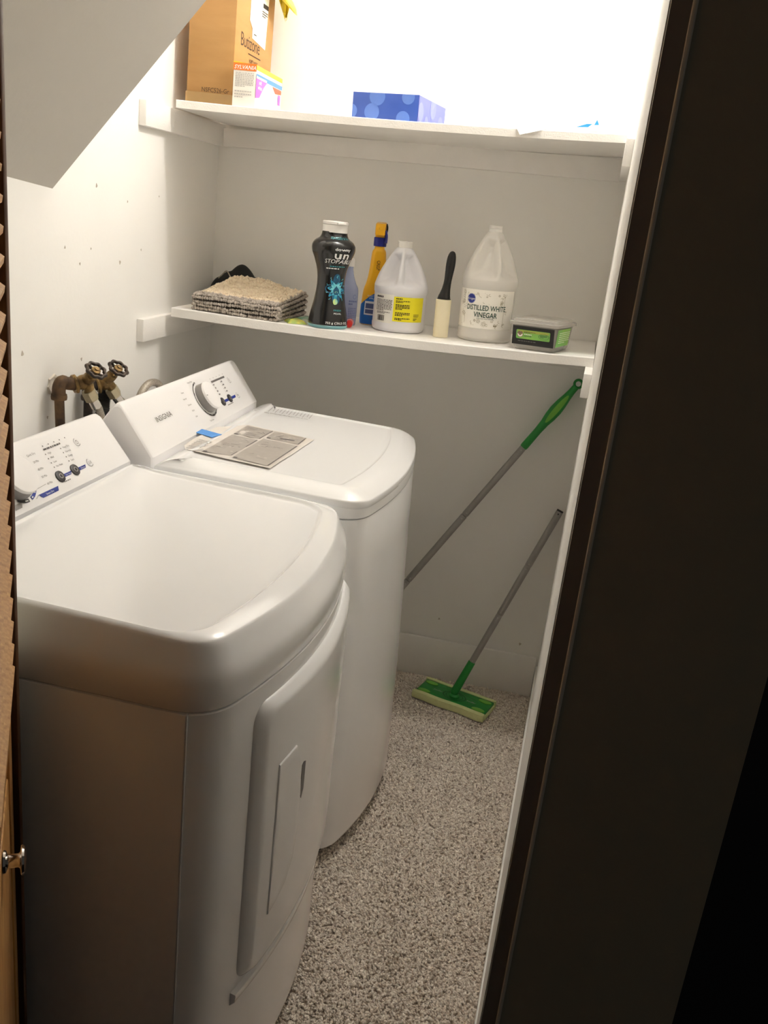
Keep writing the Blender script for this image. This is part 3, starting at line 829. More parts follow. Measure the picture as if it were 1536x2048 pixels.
# ------------------------------------------------------------------ bifold louvred door at the left jamb
def leaf(label, P, d, width, flip=1.0, knob=False):
    """P far bottom corner of the right hand face, d unit direction towards the viewer, louvres above, panel below"""
    root = thing('louvred_door', label, 'door', (P[0], P[1], 0.012), (0, 0, math.atan2(d[1], d[0])), 'folding door leaves')
    # local: x along leaf (towards viewer), y = outward to the right side of the leaf
    T = 0.027; S = 0.045; H = 2.03
    m = M['wood_door']; f = flip
    def bx(nm, x0, x1, y0, y1, z0, z1, par=root, bev=.002): return box(nm, x0, x1, min(y0 * f, y1 * f), max(y0 * f, y1 * f), z0, z1, m, par, bev)
    bx('stile', 0, S, -T, 0, 0, H); bx('stile', width - S, width, -T, 0, 0, H)
    bx('rail', S, width - S, -T, 0, 0, .16); bx('rail', S, width - S, -T, 0, .80, .90); bx('rail', S, width - S, -T, 0, H - .11, H)
    pn = bx('raised_panel', S + .003, width - S - .003, -T + .006, -.006, .155, .805)
    fld = prism('panel_field', [(S + .02, .19), (width - S - .02, .19), (width - S - .02, .77), (S + .02, .77)], -.001 * f if f > 0 else .0, -.007 * f, m, pn, .002, axis='y')
    pitch = 0.0288; z = .905; sl = None
    vv = [(S - .002, -.021 * f, .014), (S - .002, .0075 * f, -.006), (S - .002, .0085 * f, .0005), (S - .002, -.020 * f, .0205)]
    while z < H - .12:
        if sl is None:
            v = vv + [(width - S + .002, a[1], a[2]) for a in vv]
            sl = mesh('louvre_slat', v, [(0, 1, 2, 3), (7, 6, 5, 4), (0, 4, 5, 1), (1, 5, 6, 2), (2, 6, 7, 3), (3, 7, 4, 0)], m, root)
            sl.location.z = z
        else:
            c = sl.copy(); COL.objects.link(c); c.parent = root; c.location.z = z
        z += pitch
    if knob:
        kx, kz = knob
        Mk = frame_z((kx, 0, kz), (0, f, 0))
        k = lathe('door_knob', [(0.0, 0.0), (0.012, 0.0), (0.0115, .0025), (0.0075, .004), (0.007, .0145), (0.0085, .0165), (0.0145, .0172), (0.0158, .0185), (0.0145, .0208), (0.009, .0222), (0.0, .0228)], M['chrome'], root, 28, 40, Mk)
        k['label'] = 'round chrome knob'
    return root
a = radians(90 - 30.3)
dB = Vector((cos(a), -sin(a)))
PL = Vector((0.4800, -1.832)); nL = Vector((-dB.y, dB.x))
leaf('tan louvred wooden folding door leaf with chrome knob at left edge', PL, dB, 0.375, 1.0, knob=(0.196, 0.757))
leaf('tan louvred wooden folding door leaf hidden behind the knobbed leaf', PL - nL * 0.066, dB, 0.375, -1.0)

# ------------------------------------------------------------------ taps, pipes and hoses on the left wall
def handwheel(parent, C, ax, R=0.0205):
    Mw = frame_z(C, ax, (0, 0, 1)); n = 64; rings = []
    for k in range(10):
        a = 2 * pi * k / 10; ring = []
        for i in range(n):
            th = 2 * pi * i / n; rr = R * (1 + .075 * cos(8 * th))
            ring.append(((rr + .0043 * cos(a)) * cos(th), (rr + .0043 * cos(a)) * sin(th), .0042 * sin(a)))
        rings.append(ring)
    v = [tuple(Mw @ Vector(p)) for r in rings for p in r]; f = []
    for k in range(10):
        for i in range(n): f.append((k * n + i, k * n + (i + 1) % n, ((k + 1) % 10) * n + (i + 1) % n, ((k + 1) % 10) * n + i))
    w = mesh('handwheel', v, f, M['wheel_iron'], parent, 60)
    for i in range(4):
        th = 2 * pi * i / 4 + .4
        tube('spoke', [Mw @ Vector((.004 * cos(th), .004 * sin(th), -.004)), Mw @ Vector((.013 * cos(th), .013 * sin(th), -.003)), Mw @ Vector((R * .97 * cos(th), R * .97 * sin(th), 0))], .0038, M['wheel_iron'], w, 8)
    lathe('hub', [(0, -.012), (.008, -.012), (.0105, -.004), (.010, .002), (.005, .0042), (.005, .007), (0, .0075)], M['brass_old'], w, 16, 35, Mw)
    return w
AX = Vector((0.555, -0.234, 0.78)).normalized()

def valve(label, elbow, flange, body, wheel, nut, pipe_bottom, hole=None, mt='rust_pipe'):
    root = thing('water_valve', label, 'valve', (elbow[0], elbow[1], 0), group='water valves on the left wall')
    off = Vector((elbow[0], elbow[1], 0))
    L = lambda p: Vector(p) - off
    E_, Fl, B, Wc, Nt, Pb = map(L, (elbow, flange, body, wheel, nut, pipe_bottom))
    tube('supply_pipe', [Pb, Pb * .5 + Vector((E_.x, E_.y, E_.z - .02)) * .5, Vector((E_.x, E_.y, E_.z - .018))], .0105, M[mt], root, 16)
    el = tube('elbow', catmull([Vector((E_.x, E_.y, E_.z - .03)), Vector((E_.x, E_.y, E_.z - .008)), E_ + Vector((.003, .008, .004)), E_ * .55 + Fl * .45 + Vector((0, 0, .002)), Fl], 5), .0145, M[mt], root, 18)
    for c in (Vector((E_.x, E_.y, E_.z - .028)),):
        lathe('collar', [(0, -.006), (.0165, -.006), (.0175, 0), (.0165, .006), (0, .006)], M[mt], el, 18, 35, frame_z(c, (0, 0, 1)))
    d = (B - Fl).normalized()
    lathe('flange', [(0, -.004), (.02, -.004), (.0225, -.001), (.0225, .002), (.018, .005), (0, .005)], M['brass_old'], root, 8, 25, frame_z(Fl, d))
    bd = tube('valve_body', catmull([Fl, Fl * .5 + B * .5, B, B + d * .012], 4), [.013, .0135, .014, .0145, .0155, .0165, .017, .017, .0172, .0165, .0155, .013, .010], M['brass_old'], root, 18)
    stem0 = B; 
    tube('bonnet', [stem0, stem0 * .55 + Wc * .45, stem0 * .4 + Wc * .6, stem0 * .38 + Wc * .62, Wc], [.014, .0135, .0125, .006, .005], M['brass_old'], root, 8)
    tube('spout', catmull([B + d * .004, B * .45 + Nt * .55 + Vector((.004, 0, .004)), Nt], 4), .011, M['brass_old'], root, 14)
    handwheel(root, Wc, AX)
    if hole is not None:
        H = L(hole); rg = []
        for r, h in ((.024, .0004), (.022, .004), (.017, .003), (.013, -.004)):
            rg.append([(H.x + h, H.y + r * (1 + .12 * sin(3 * k)) * cos(2 * pi * k / 18), H.z + r * (1 + .1 * sin(2 * k)) * sin(2 * pi * k / 18)) for k in range(18)])
        loft('plaster_patch', rg, M['plaster'], root, 40)
    return root
valve('old brass valve with iron handwheel on rusty elbow, nearer the doorway', (.030, -.946, 1.037), (.045, -.906, 1.033), (.060, -.888, 1.037), (.100, -.915, 1.072), (.070, -.890, 1.013), (.030, -.935, .80), hole=(0, -.919, 1.026))
valve('old brass valve with iron handwheel behind the first valve, nearer the shelves', (.026, -.812, 1.012), (.040, -.795, 1.014), (.052, -.784, 1.018), (.090, -.792, 1.058), (.065, -.770, .999), (.022, -.812, .78), mt='wheel_iron')

def hose(label, pts, nut, dirn, r=.0085):
    root = thing('fill_hose', label, 'hose', (pts[0][0], pts[0][1], 0), group='braided hoses under the valves')
    off = Vector((pts[0][0], pts[0][1], 0)); P = [Vector(p) - off for p in pts]
    lathe('hose_nut', [(0, -.012), (.0155, -.012), (.0165, -.010), (.0165, .009), (.0145, .012), (0, .012)], M['galv_nut'], root, 6, 20, frame_z(Vector(nut) - off, dirn))
    d = Vector(dirn).normalized(); s0 = Vector(nut) - off + d * .010
    lathe('ferrule', [(0, 0), (.0115, 0), (.0115, .022), (.010, .024), (0, .024)], M['chrome'], root, 16, 35, frame_z(s0, d))
    tube('braided_sleeve', catmull([s0 + d * .018] + P[1:], 8), r, M['steel_braid'], root, 14)
    return root
hose('braided steel hose hanging from the nearer valve', [(.072, -.882, 1.003), (.078, -.868, .985), (.083, -.858, .955), (.084, -.850, .90), (.085, -.84, .84), (.08, -.83, .76)], (.0712, -.886, 1.008), (.22, .35, -.75))
hose('braided steel hose hanging from the farther valve', [(.066, -.766, .992), (.073, -.750, .975), (.082, -.733, .955), (.086, -.715, .91), (.083, -.70, .84), (.08, -.69, .76)], (.0655, -.768, .995), (.25, .42, -.7))
lp = tube('inlet_hose', catmull([(.070, -.655, .80), (.072, -.657, .90), (.076, -.652, .960), (.082, -.625, .990), (.084, -.585, .992), (.082, -.545, .975), (.078, -.515, .93), (.075, -.50, .84)], 10), .0095, M['steel_braid'], None, 14)
tag(lp, 'grey looped hose arching up behind the washer console', 'hose')
# corrugated drain hose
pts = catmull([(.036, -.745, 1.005), (.036, -.752, .985), (.036, -.762, .958), (.046, -.780, .915), (.048, -.775, .86), (.048, -.77, .78)], 34)
dh = tube('drain_hose', pts, [.0165 if (i // 2) % 2 else .0145 for i in range(len(pts))], M['black_hose'], None, 16, 30)
tag(dh, 'black corrugated drain hose hanging between the two valves', 'hose')
tg = box('hose_tag', 0, .0012, -.016, .016, -.02, .02, M['label_white'])
tg.location = (.020, -.722, .962); tg.rotation_euler = (.25, 0, .3)
tag(tg, 'small white tag with red print behind the farther valve hose', 'tag')
Print(plane_fn((.0012, -.012, -.012), (0, 1, 0), (0, 0, 1))).fine(0, .022, 0, .012, 2, 3).build('tag_print', M['red_plastic'], tg)

# ------------------------------------------------------------------ upper shelf things
cb = on_shelf('cardboard_box', 'tall brown cardboard box with white shipping label on upper shelf', 'box', 0.10, -0.19, zup)
bx_ = box('carton', -.062, .062, -.15, .14, 0.0, .335, M['cardboard'], cb, .0025)
ff = plane_fn((-.062, -.15, 0), (1, 0, 0), (0, 0, 1))
sf = plane_fn((.062, -.15, 0), (0, 1, 0), (0, 0, 1))
Print(ff).text('NSFC526-Gr', .078, .030, .0155, sx=.9).build('carton_code', M['ink_brown'], bx_)
p = Print(sf); p.text('Butizone', .036, .152, .046, 'LEFT', sx=1.0, space=.92); p.rect(.098, .196, .140, .143); p.text('HOMEWARES', .142, .122, .0135, sx=.85); p.build('carton_print', M['ink_brown'], bx_)
box('tape_strip', -.0635, .0635, -.1512, -.1500, .0, .028, M['packing_tape'], cb)
box('tape_strip', -.05, -.049, -.151, .141, .3345, .3358, M['packing_tape'], cb)
lb = mesh('shipping_label', [(.0626, -.15 + a, z) for a, z in ((.098, .345 - .012), (.096, .22), (.118, .205), (.120, .182), (.226, .172), (.236, .30), (.236, .334))] + [(.0632, -.15 + a, z) for a, z in ((.098, .345 - .012), (.096, .22), (.118, .205), (.120, .182), (.226, .172), (.236, .30), (.236, .334))],
          [tuple(range(7)), tuple(range(13, 6, -1))] + [(i, (i + 1) % 7, 7 + (i + 1) % 7, 7 + i) for i in range(7)], M['label_white'], cb)
lf_ = plane_fn((.0634, -.15, 0), (0, 1, 0), (0, 0, 1))
p = Print(lf_); p.rect(.19, .232, .268, .279); p.fine(.185, .23, .245, .262, 3, 8); p.fine(.13, .17, .19, .196, 1, 3); p.build('label_print', M['print_dark'], lb)
Print(lf_).poly([(.145, .334), (.155, .29), (.175, .285), (.18, .334)]).build('label_highlight', M['bag_yellow'], lb)

# yellow plastic bag slumped over the box top
def crumple(name, cx, cy, cz, rx, ry, rz, m, parent, amp=.18, n=28, k=14, seed=1, drop=None):
    r = random.Random(seed); ph = [r.uniform(0, 6) for _ in range(8)]
    rings = []
    for j in range(k + 1):
        v = pi * (0.02 + .96 * j / k); ring = []
        for i in range(n):
            u = 2 * pi * i / n
            s = 1 + amp * (sin(3 * u + ph[0] + 2 * v) * .5 + sin(5 * u + ph[1] - 3 * v) * .35 + sin(7 * v + ph[2] + u) * .3 + .25 * sin(11 * u + ph[3]) * sin(6 * v))
            p = [cx + rx * s * sin(v) * cos(u), cy + ry * s * sin(v) * sin(u), cz - rz * s * cos(v)]
            if drop: p = drop(p)
            ring.append(tuple(p))
        rings.append(ring)
    return loft(name, rings, m, parent, 25)
bag = thing('plastic_bag', 'yellow plastic bag drooping over the cardboard box beside the back wall', 'bag', (0.155, -0.13, 0))
zt_ = zup(.1) + .336
def bagdrop(p):
    # hangs down past the right side of the box
    x, y, z = p
    if x > .013: z = min(z, zt_ + .03) - (x - .013) * 1.25
    return [x, y, max(z, zt_ + .0015) if x < .013 else z]
crumple('bag_body', .010, .03, zt_ + .028, .066, .075, .028, M['bag_yellow'], bag, .14, 30, 14, 5, bagdrop)
fl = []
for i in range(13):
    t = i / 12; row = []
    x0_, x1_ = .0095 + .031 * t ** 1.3, .058 - .012 * t
    for j in range(7):
        q = j / 6; row.append((x0_ + (x1_ - x0_) * q, .078 + .007 * sin(9 * q + 2 * t) + .004 * sin(17 * q - 5 * t), zt_ + .012 - .092 * t * (1 - .12 * sin(pi * q))))
    fl.append(row)
v = [q for r in fl for q in r] + [(q[0], q[1] + .0015, q[2]) for r in fl for q in r]; n1 = 91
f = [(i * 7 + j, i * 7 + j + 1, (i + 1) * 7 + j + 1, (i + 1) * 7 + j) for i in range(12) for j in range(6)]
f += [tuple(q + n1 for q in g[::-1]) for g in f]
mesh('bag_flap', v, f, M['bag_yellow'], bag, 60)

# light bulb carton
bc = on_shelf('bulb_carton', 'small white and orange light bulb carton in front of the cardboard box', 'carton', 0.204, -0.265, zup)
c_ = box('carton', -.030, .030, -.105, .105, 0, .098, M['label_white'], bc, .0012)
lid_ = mesh('carton_lid', [(-.0305, -.1055, .088), (.0305, -.1055, .088), (.0305, .1055, .088), (-.0305, .1055, .088), (-.0305, -.1055, .104), (.0305, -.1055, .0985), (.0305, .1055, .0985), (-.0305, .1055, .104)], box_vf(0, 1, 0, 1, 0, 1)[1], M['carton_yellow'], bc)
ff = plane_fn((-.0305, -.1055, 0), (1, 0, 0), (0, 0, 1)); sf = plane_fn((.0305, -.1055, 0), (0, 1, 0), (0, 0, 1))
Print(ff).rect(0, .061, .084, .1005).build('orange_band', M['carton_orange'], bc)
Print(plane_fn((-.0305, -.1055, 0), (1, 0, 0), (0, 0, 1), .001)).text('SYLVANIA', .031, .087, .0125, sx=1.02, shear=.25, bold=.01).build('brand_lettering', M['print_white'], bc)
p = Print(ff); p.fine(.006, .055, .046, .080, 9, 2, .55); p.fine(.006, .05, .02, .04, 3, 6, .4); p.build('carton_print', M['print_light'], bc)
Print(sf).rect(0, .211, .070, .080).build('blue_band', M['carton_sky'], bc)
p = Print(sf); p.poly([(.0, .070), (.085, .070), (.06, .055), (.03, .028), (0, .024)]); p.build('purple_print', M['carton_purple'], bc)
p = Print(sf); p.poly([(.13, .068), (.205, .068), (.205, .058), (.155, .054)]); p.build('red_print', M['carton_red'], bc)
p = Print(plane_fn((.0305, -.1055, 0), (0, 1, 0), (0, 0, 1), .001)); p.text('soft', .03, .058, .014); p.text('white', .03, .046, .014); p.rect(0, .08, .0695, .0745); p.build('panel_lettering', M['print_white'], bc)
p = Print(sf); p.rect(.18, .20, .03, .055); p.build('figure_print', M['carton_purple'], bc)

# tissue box
tb = on_shelf('tissue_box', 'low blue tissue box with pale round dots on upper shelf', 'tissue box', 0.575, -0.205, zup, radians(-9))
t_ = box('carton', -.088, .088, -.115, .115, 0, .0665, M['tissue_blue'], tb, .0008)
sf = plane_fn((.088, -.115, 0), (0, 1, 0), (0, 0, 1))
Print(sf).rect(.0006, .2294, .0006, .066).build('end_panel', M['tissue_side'], t_)
ff = plane_fn((-.088, -.115, 0), (1, 0, 0), (0, 0, 1))
def clipped(p, cx, cz, r, s0, s1, t0, t1, n=40):
    pts = []
    for i in range(n):
        a = 2 * pi * i / n; pts.append((min(max(cx + r * cos(a), s0), s1), min(max(cz + r * sin(a), t0), t1)))
    p.poly(pts)
for cx, cz, r in ((.066, .058, .021), (.148, .060, .017), (-.003, .022, .017), (.054, .022, .020), (.138, .010, .018)): 
    p = Print(ff); clipped(p, cx, cz, r, .0005, .1755, .0005, .066); p.build('dot_print', M['tissue_dot'], t_)
for cx, cz, r in ((.02, .03, .022), (.12, .05, .025), (.07, .01, .016), (.19, .02, .02)): 
    p = Print(plane_fn((.088, -.115, 0), (0, 1, 0), (0, 0, 1), .001)); clipped(p, cx, cz, r, .001, .229, .001, .0655); p.build('dot_print', M['tissue_dot_pale'], t_)
pts = [(.045 * cos(2 * pi * i / 28), .075 * sin(2 * pi * i / 28), .0668) for i in range(28)]
mesh('opening', pts + [(x, y, .0672) for x, y, z in pts], [tuple(range(28)), tuple(range(55, 27, -1))] + [(i, (i + 1) % 28, 28 + (i + 1) % 28, 28 + i) for i in range(28)], M['film'], t_)

# loose paper whose corner droops over the shelf edge
def paper():
    x0 = 0.93; root = None
    n = 26; A = (0.9065, -0.4165); # corner hanging over the edge
    e1 = Vector((cos(radians(62)), sin(radians(62)))); e2 = Vector((cos(radians(20)), sin(radians(20))))
    e2 = Vector((cos(radians(25)), sin(radians(25)))); e1 = Vector((-sin(radians(25)), cos(radians(25))))
    top = []
    for j in range(n + 1):
        for i in range(n + 1):
            q = Vector(A) + e1 * (.27 * j / n) + e2 * (.20 * i / n)
            z = zup(q.x) + .0012 + .0008 * (1 + sin(i * .7) * sin(j * .5))
            if q.y < -0.390: z -= (-.390 - q.y) * .65
            top.append((q.x, q.y, z))
    v = top + [(a, b, c - .0006) for a, b, c in top]; m = n + 1
    f = [(j * m + i, j * m + i + 1, (j + 1) * m + i + 1, (j + 1) * m + i) for j in range(n) for i in range(n)]
    k = len(top)
    f += [tuple(q + k for q in g[::-1]) for g in f]
    edge = [i for i in range(m)] + [j * m + n for j in range(1, m)] + [n * m + i for i in range(n - 1, -1, -1)] + [j * m for j in range(n - 1, 0, -1)]
    f += [(edge[i], edge[(i + 1) % len(edge)], k + edge[(i + 1) % len(edge)], k + edge[i]) for i in range(len(edge))]
    o = mesh('paper_sheet', v, f, M['paper'], None, 60)
    tag(o, 'white paper sheet with a corner drooping over the upper shelf edge', 'paper')
paper()
pk = thing('plastic_packaging', 'crumpled clear plastic wrapper with blue pieces at right end of upper shelf', 'packaging', (1.09, -0.27, zup(1.09)))
crumple('wrapper', -.005, 0.0, .014, .058, .085, .012, M['film'], pk, .10, 30, 10, 9, lambda p: [min(p[0], .075), p[1], max(p[2] + .25 * max(0, p[0]) ** 1.2, .004 + max(0, p[0]) * .0)])
prism('blue_piece', [(-.058, .011), (-.030, .013), (-.020, .021), (-.034, .020)], -.094, -.090, M['film_blue'], pk, axis='y')
prism('blue_piece', [(-.016, .026), (-.004, .0275), (-.0105, .0385)], -.03, -.026, M['film_blue'], pk, axis='y')

# ------------------------------------------------------------------ lower shelf things
# folded chenille mat
def ico():
    bm = bmesh.new(); bmesh.ops.create_icosphere(bm, subdivisions=1, radius=1.0)
    v = np.array([x.co[:] for x in bm.verts]); f = np.array([[q.index for q in g.verts] for g in bm.faces]); bm.free(); return v, f
IV, IF = ico()
def nubs(name, C, S, m, parent, label=None):
    C = np.array(C); S = np.array(S)
    if S.ndim == 1: S = np.repeat(S[:, None], 3, 1)
    V = (IV[None] * S[:, None, :] + C[:, None, :]).reshape(-1, 3); Fc = (np.arange(len(C))[:, None, None] * len(IV) + IF[None]).reshape(-1, 3)
    o = raw(name, V, Fc, m, parent, True); o['kind'] = 'stuff'
    return o
def chenille():
    root = on_shelf('folded_bath_mat', 'folded chenille bath mat, grey nubs below and cream pile on top', 'bath mat', 0.215, -0.245, zlow, radians(-3))
    r = random.Random(11)
    X0, X1, Y0, Y1 = -.122, .120, -.125, .118
    def rise(y, x=0): k = (y - Y0) / (Y1 - Y0); return .040 + .030 * k ** 1.3 - .006 * (x - X0) / (X1 - X0) * k
    # core slabs, slightly inset, one for every folded layer
    for L in range(4):
        rings = []
        for x, ins in ((X0 + .006, .006), (X0 + .003, 0), (0, 0), (X1 - .003, 0), (X1 + .0, .006)):
            rg = []
            for y in (Y0 + .005 + ins, Y1 - ins):
                rg.append((x, y, rise(y, x) * L / 4 + .001))
            for y in (Y1 - ins, Y0 + .005 + ins):
                rg.append((x, y, rise(y, x) * (L + 1) / 4 - .0012))
            rings.append(rg)
        loft('mat_layer', rings, M['mat_core'], root, 30)
    C, S = [], []
    def row(fn, n):
        for i in range(n):
            p = fn((i + .5) / n); C.append([p[j] + r.gauss(0, .0007) for j in range(3)]); q = r.uniform(.0042, .0054); S.append([q * 1.0, q, q * r.uniform(.95, 1.15)])
    for L in range(4):
        zf = .040 * (L + .5) / 4
        row(lambda t: (X0 + (X1 - X0) * t, Y0 + .0015 * sin(9 * t + L), zf + .0015 * sin(6 * t + L * 2)), 36)
        row(lambda t: (X0, Y0 + (Y1 - Y0) * t, rise(Y0 + (Y1 - Y0) * t) * (L + .5) / 4), 34)
        row(lambda t: (X1 + .002, Y0 + (Y1 - Y0) * t, rise(Y0 + (Y1 - Y0) * t, X1) * (L + .5) / 4), 34)
        row(lambda t: (X0 + (X1 - X0) * t, Y1, rise(Y1) * (L + .5) / 4), 30)
    # fold at the right front corner: an outer and an inner turn
    for rad in (.0155, .0055):
        row(lambda t: (X1 + .001 + rad * .55 * sin(pi * t), Y0 - .001, .020 + rad * cos(pi * t)), 9 if rad > .01 else 4)
        row(lambda t: (X1 + .003 + rad * .55 * sin(pi * t), Y0 + .008, .020 + rad * cos(pi * t)), 9 if rad > .01 else 4)
    # grey border of the upper layer
    for k in range(3): row(lambda t: (X0 + (X1 - X0) * t, Y0 + .006 + .008 * k, .0415 + .002 * k + .001 * sin(8 * t)), 36)
    for k in range(2): row(lambda t: (X1 - .004 - .008 * k, Y0 + (Y1 - Y0) * t, rise(Y0 + (Y1 - Y0) * t, X1) + .001), 34)
    for k in range(2): row(lambda t: (X0 + .004 + .008 * k, Y0 + (Y1 - Y0) * (.0 + .6 * t), rise(Y0 + (Y1 - Y0) * .6 * t, X0) + .001), 20)
    nubs('grey_nubs', C, S, M['mat_grey'], root)
    # cream pile
    C, S = [], []
    def top(x, y):
        k = (y - Y0) / (Y1 - Y0); u = (x - X0) / (X1 - X0)
        return rise(y, x) + .004 + .010 * math.exp(-((u - .12) / .2) ** 2) * k + .012 * math.exp(-((u - .45) / .25) ** 2) * k ** 1.5 + .0015 * sin(30 * x + 20 * y)
    n = 1500
    for _ in range(n):
        x, y = r.uniform(X0 + .012, X1 - .008), r.uniform(Y0 + .028 + .0, Y1 - .003)
        if (x - X0) < .02 and y < Y0 + .08: continue
        q = r.uniform(.0030, .0048); C.append((x, y, top(x, y) + r.uniform(-.001, .0015))); S.append((q, q * r.uniform(.8, 1.3), q * r.uniform(.8, 1.2)))
    nubs('cream_pile', C, S, M['mat_cream'], root)
    g = []; N = 14
    for j in range(N + 1):
        for i in range(N + 1):
            x = X0 + .008 + (X1 - X0 - .014) * i / N; y = Y0 + .02 + (Y1 - Y0 - .022) * j / N; g.append((x, y, top(x, y) - .0008))
    m = N + 1; f = [(j * m + i, j * m + i + 1, (j + 1) * m + i + 1, (j + 1) * m + i) for j in range(N) for i in range(N)]
    mesh('cream_backing', g, f, M['mat_cream'], root, 60)
chenille()

# black crumpled fabric behind the mat
def black_fabric():
    root = on_shelf('black_fabric', 'crumpled black cloth with pale triangular outline behind the folded mat', 'cloth', 0.10, -0.070, zlow)
    bumps = [(.018, .0, .046, .040, .112), (-.012, -.004, .036, .040, .094), (-.042, -.010, .030, .042, .070), (.052, .0, .034, .034, .086), (-.062, -.012, .022, .04, .038), (.074, .002, .022, .03, .07)]
    n, k = 40, 24; V = []
    for j in range(k + 1):
        for i in range(n + 1):
            x = -.080 + .170 * i / n; y = -.055 + .105 * j / k
            z = 0
            for cx, cy, rx, ry, h in bumps:
                d = ((x - cx) / rx) ** 2 + ((y - cy) / ry) ** 2
                z = max(z, h * max(0, 1 - d * .75) ** .38 if d < 1.33 else 0)
            z += .0025 * sin(90 * x + 30 * y) * (z > .01)
            V.append((x, y, max(z, .0008)))
    m = n + 1; f = [(j * m + i, j * m + i + 1, (j + 1) * m + i + 1, (j + 1) * m + i) for j in range(k) for i in range(n)]
    q = len(V); V2 = V + [(a, b, 0.0) for a, b, c in V]
    f2 = f + [tuple(t + q for t in g[::-1]) for g in f]
    edge = list(range(m)) + [j * m + n for j in range(1, k + 1)] + [k * m + i for i in range(n - 1, -1, -1)] + [j * m for j in range(k - 1, 0, -1)]
    f2 += [(edge[i], edge[(i + 1) % len(edge)], q + edge[(i + 1) % len(edge)], q + edge[i]) for i in range(len(edge))]
    mesh('cloth_folds', V2, f2, M['black_cloth'], root, 60)
    tube('pale_piping', catmull([(-.036, -.052, .070), (-.026, -.0475, .082), (-.014, -.046, .0935), (-.004, -.047, .083), (.002, -.049, .074)], 6), .0016, M['cloth_line'], root, 8)
black_fabric()

cp = on_shelf('clear_bag', 'small crumpled clear plastic bag left of the folded mat', 'bag', 0.066, -0.245, zlow)
crumple('bag_film', 0, 0, .019, .022, .03, .019, M['clear_bag'], cp, .16, 22, 10, 3, lambda p: [p[0], p[1], max(p[2], .0006)])
lathe('bag_content', [(0, .002), (.006, .003), (.0085, .009), (.006, .0155), (0, .0165)], M['brown_bit'], cp, 14, 60, Matrix.Translation((-.004, -.018, 0)))

def packet(label, x, y, rz, w, h, m, seed, z=0.0):
    o = on_shelf('packet', label, 'packet', x, y, zlow, rz, 'foil packets on the lower shelf')
    if z: o.location.z += z
    n = 10; top = []; r = random.Random(seed); a, b = r.uniform(0, 6), r.uniform(0, 6)
    for j in range(n + 1):
        for i in range(n + 1):
            u, v = i / n, j / n; e = min(u, 1 - u, v, 1 - v)
            top.append((w * (u - .5), h * (v - .5), .001 + .009 * min(1, e * 4) ** .7 + .0012 * sin(9 * u + a) * sin(8 * v + b)))
    m_ = n + 1; f = [(j * m_ + i, j * m_ + i + 1, (j + 1) * m_ + i + 1, (j + 1) * m_ + i) for j in range(n) for i in range(n)]
    k = len(top); V = top + [(p[0], p[1], 0.0) for p in top]
    edge = list(range(m_)) + [j * m_ + n for j in range(1, m_)] + [n * m_ + i for i in range(n - 1, -1, -1)] + [j * m_ for j in range(n - 1, 0, -1)]
    f += [tuple(q + k for q in g[::-1]) for g in f] + [(edge[i], edge[(i + 1) % len(edge)], k + edge[(i + 1) % len(edge)], k + edge[i]) for i in range(len(edge))]
    b_ = mesh('packet_body', V, f, m, o, 60)
    Print(lambda s, t: (s, t, .0118)).fine(-w * .3, w * .3, -h * .2, h * .2, 3, seed, .45).build('packet_print', M['print_green'], b_)
packet('yellow green foil packet lying between folded mat and black bottle', 0.372, -0.335, .5, .052, .06, M['packet_yellow'], 2)
packet('pale green foil packet lying behind the yellow packet', 0.386, -0.255, -.3, .055, .07, M['packet_green'], 5)
packet('crinkled silver foil packet lying against the black bottle', 0.402, -0.318, 1.1, .022, .05, M['packet_foil'], 8, .0)

